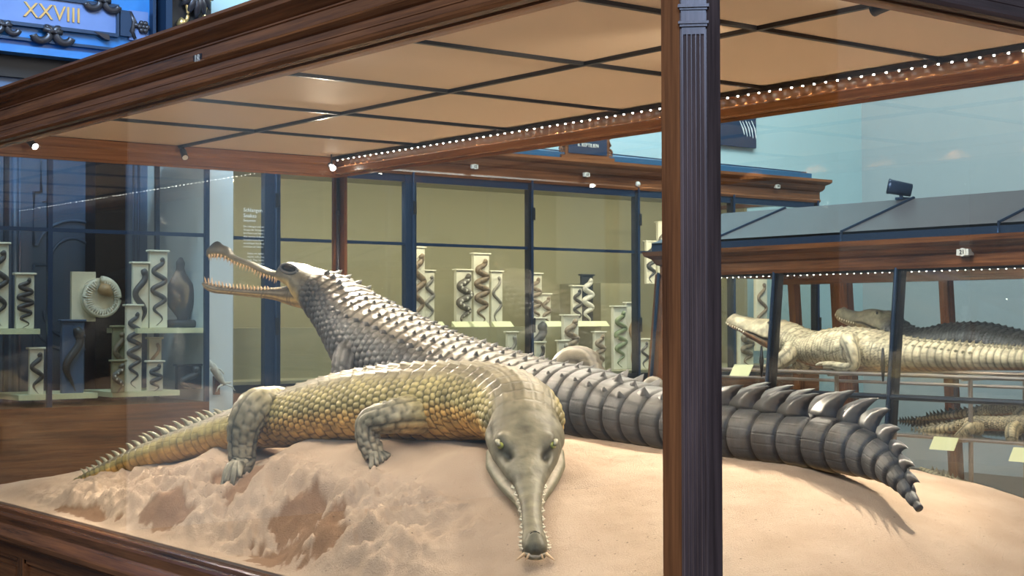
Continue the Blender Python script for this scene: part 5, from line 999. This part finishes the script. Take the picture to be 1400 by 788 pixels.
def A(px, py, x=X_A): return atx(px, py, x)
PALE = ((.50, .44, .32), (.52, .455, .33), (.40, .20, .09))
alst = [(A(999, 436), .03, .016, .02), (A(1004, 439), .075, .045, .045), (A(1018, 444), .085, .058, .058), (A(1033, 450), .095, .076, .078), (A(1047, 454), .115, .092, .092), (A(1060, 458), .13, .102, .108), (A(1075, 461), .135, .105, .11), (A(1092, 468), .145, .10, .11), (A(1112, 476), .175, .102, .115), (A(1135, 478), .205, .132, .13), (A(1160, 478), .215, .145, .14), (A(1190, 480), .21, .138, .13), (A(1218, 483), .185, .120, .115), (A(1250, 486), .15, .105, .10), (A(1300, 488), .12, .092, .085), (A(1350, 490), .10, .080, .072), (A(1400, 492), .085, .070, .062), (A(1470, 494), .065, .056, .05), (A(1550, 498), .035, .04, .035), (A(1600, 500), .01, .012, .012)]
lgA = [[A(1082, 478, 5.30), A(1076, 488, 5.20), A(1062, 498, 5.15), A(1052, 503, 5.12)], [A(1170, 474, 5.28), A(1160, 466, 5.2), A(1166, 484, 5.14), A(1168, 496, 5.14), A(1128, 500, 5.14)], [A(1090, 480, 5.6), A(1100, 495, 5.7), A(1090, 504, 5.72)], [A(1185, 484, 5.6), A(1175, 495, 5.7), A(1165, 505, 5.72)]]
crocodile('alligator', 'large pale alligator lying on the upper steel rack, snout raised to the left', 'alligator', alst, PALE, lgA, 31, (6.6, 12.4, 17), 1.0)
X_D = 5.85
def Dk(px, py, x=X_D): return atx(px, py, x)
DARK = ((.075, .075, .07), (.30, .27, .19), (.34, .20, .10))
dst = [(Dk(1147, 424), .02, .016, .016), (Dk(1150, 428), .05, .042, .05), (Dk(1162, 434), .06, .05, .058), (Dk(1176, 437), .07, .056, .07), (Dk(1190, 438), .09, .076, .084), (Dk(1203, 442), .11, .09, .10), (Dk(1222, 450), .115, .085, .10), (Dk(1240, 461), .13, .075, .10), (Dk(1265, 468), .17, .09, .10), (Dk(1300, 466), .20, .11, .11), (Dk(1340, 464), .19, .105, .11), (Dk(1385, 470), .15, .09, .09), (Dk(1440, 478), .11, .07, .07), (Dk(1500, 484), .06, .05, .05), (Dk(1560, 490), .02, .02, .02)]
DK2 = ((.060, .062, .065), (.10, .11, .13), (.30, .19, .10))
crocodile('crocodile', 'dark crocodile behind the pale alligator, toothy head raised to the left', 'crocodile', dst, DK2, [[Dk(1262, 470, 5.75), Dk(1255, 486, 5.72), Dk(1245, 498, 5.72)], [Dk(1385, 470, 5.75), Dk(1378, 486, 5.72), Dk(1370, 498, 5.72)]], 37, (6.3, 11.2, 12.5), .9, headcol=((.24, .22, .16), (.36, .26, .14)))
BR = ((.30, .245, .16), (.42, .33, .2), (.38, .19, .08))
def lowc(x, pts, rr): return [(atx(px, py, x), r_, r_ * .62, r_ * .55) for (px, py), r_ in zip(pts, rr)]
RRr = [.012, .03, .045, .06, .085, .085, .07, .075, .055, .045, .03, .012]
crocodile('crocodile', 'small crocodile with orange flank on the lower glass shelf, tail to the left', 'crocodile', lowc(5.35, [(1500, 583), (1490, 584), (1475, 585), (1460, 585), (1440, 583), (1400, 581), (1365, 580), (1335, 580), (1305, 585), (1280, 588), (1255, 592), (1234, 595)], RRr), BR, [[atx(1338, 586, 5.28), atx(1326, 586, 5.2), atx(1318, 592, 5.18), atx(1308, 601, 5.16)], [atx(1390, 586, 5.28), atx(1384, 590, 5.2), atx(1383, 602, 5.16)]], 41, (3.8, 7.2, 9), .72, False)
crocodile('crocodile', 'small crocodile at the back of the lower shelf behind the orange one', 'crocodile', lowc(5.75, [(1560, 566), (1545, 565), (1525, 564), (1505, 563), (1470, 560), (1430, 557), (1400, 558), (1365, 560), (1330, 565), (1300, 568), (1275, 571), (1254, 573)], RRr), BR, [[atx(1400, 564, 5.7), atx(1390, 574, 5.66), atx(1388, 585, 5.66)]], 43, (3.8, 7.2, 9), .72, False)
crocodile('crocodile', 'small crocodile whose brown tail end shows beside the big dark tail tip', 'crocodile', lowc(5.95, [(1470, 590), (1455, 589), (1440, 588), (1420, 586), (1390, 583), (1350, 580), (1320, 579), (1295, 578), (1270, 577), (1250, 577), (1235, 577), (1222, 576)], [r_ * .8 for r_ in RRr]), BR, [], 47, (3.8, 7.2, 9), .6, False)
GRN = ((.33, .29, .20), (.36, .31, .2), (.4, .3, .18))
crocodile('crocodile', 'grey-brown crocodile low on the base board, seen between sand and shelf at the right', 'crocodile', lowc(5.3, [(1460, 720), (1445, 715), (1430, 709), (1415, 704), (1395, 697), (1372, 688), (1350, 679), (1330, 672), (1305, 662), (1285, 653), (1270, 646), (1258, 640)], RRr), GRN, [], 53, (3.8, 7.2, 9), .75, False)
for px, py, lb in ((1291, 606, 'yellow label card hung from the lower shelf by the small crocodile foot'), (1401, 622, 'yellow label card cut by the right edge of the view'), (1014, 506, 'yellow label card under the alligator snout at the left end')):
    q = atx(px, py, 5.08); MB().hexa([(5.05, q[1] - .085, q[2] - .04), (5.056, q[1] - .085, q[2] - .04), (5.056, q[1] + .085, q[2] - .04), (5.05, q[1] + .085, q[2] - .04)], [(5.10, q[1] - .085, q[2] + .035), (5.106, q[1] - .085, q[2] + .035), (5.106, q[1] + .085, q[2] + .035), (5.10, q[1] + .085, q[2] + .035)]).build('label_card', M['card'], None, label=lb, cat='label card', group='label cards in the sloped showcase')
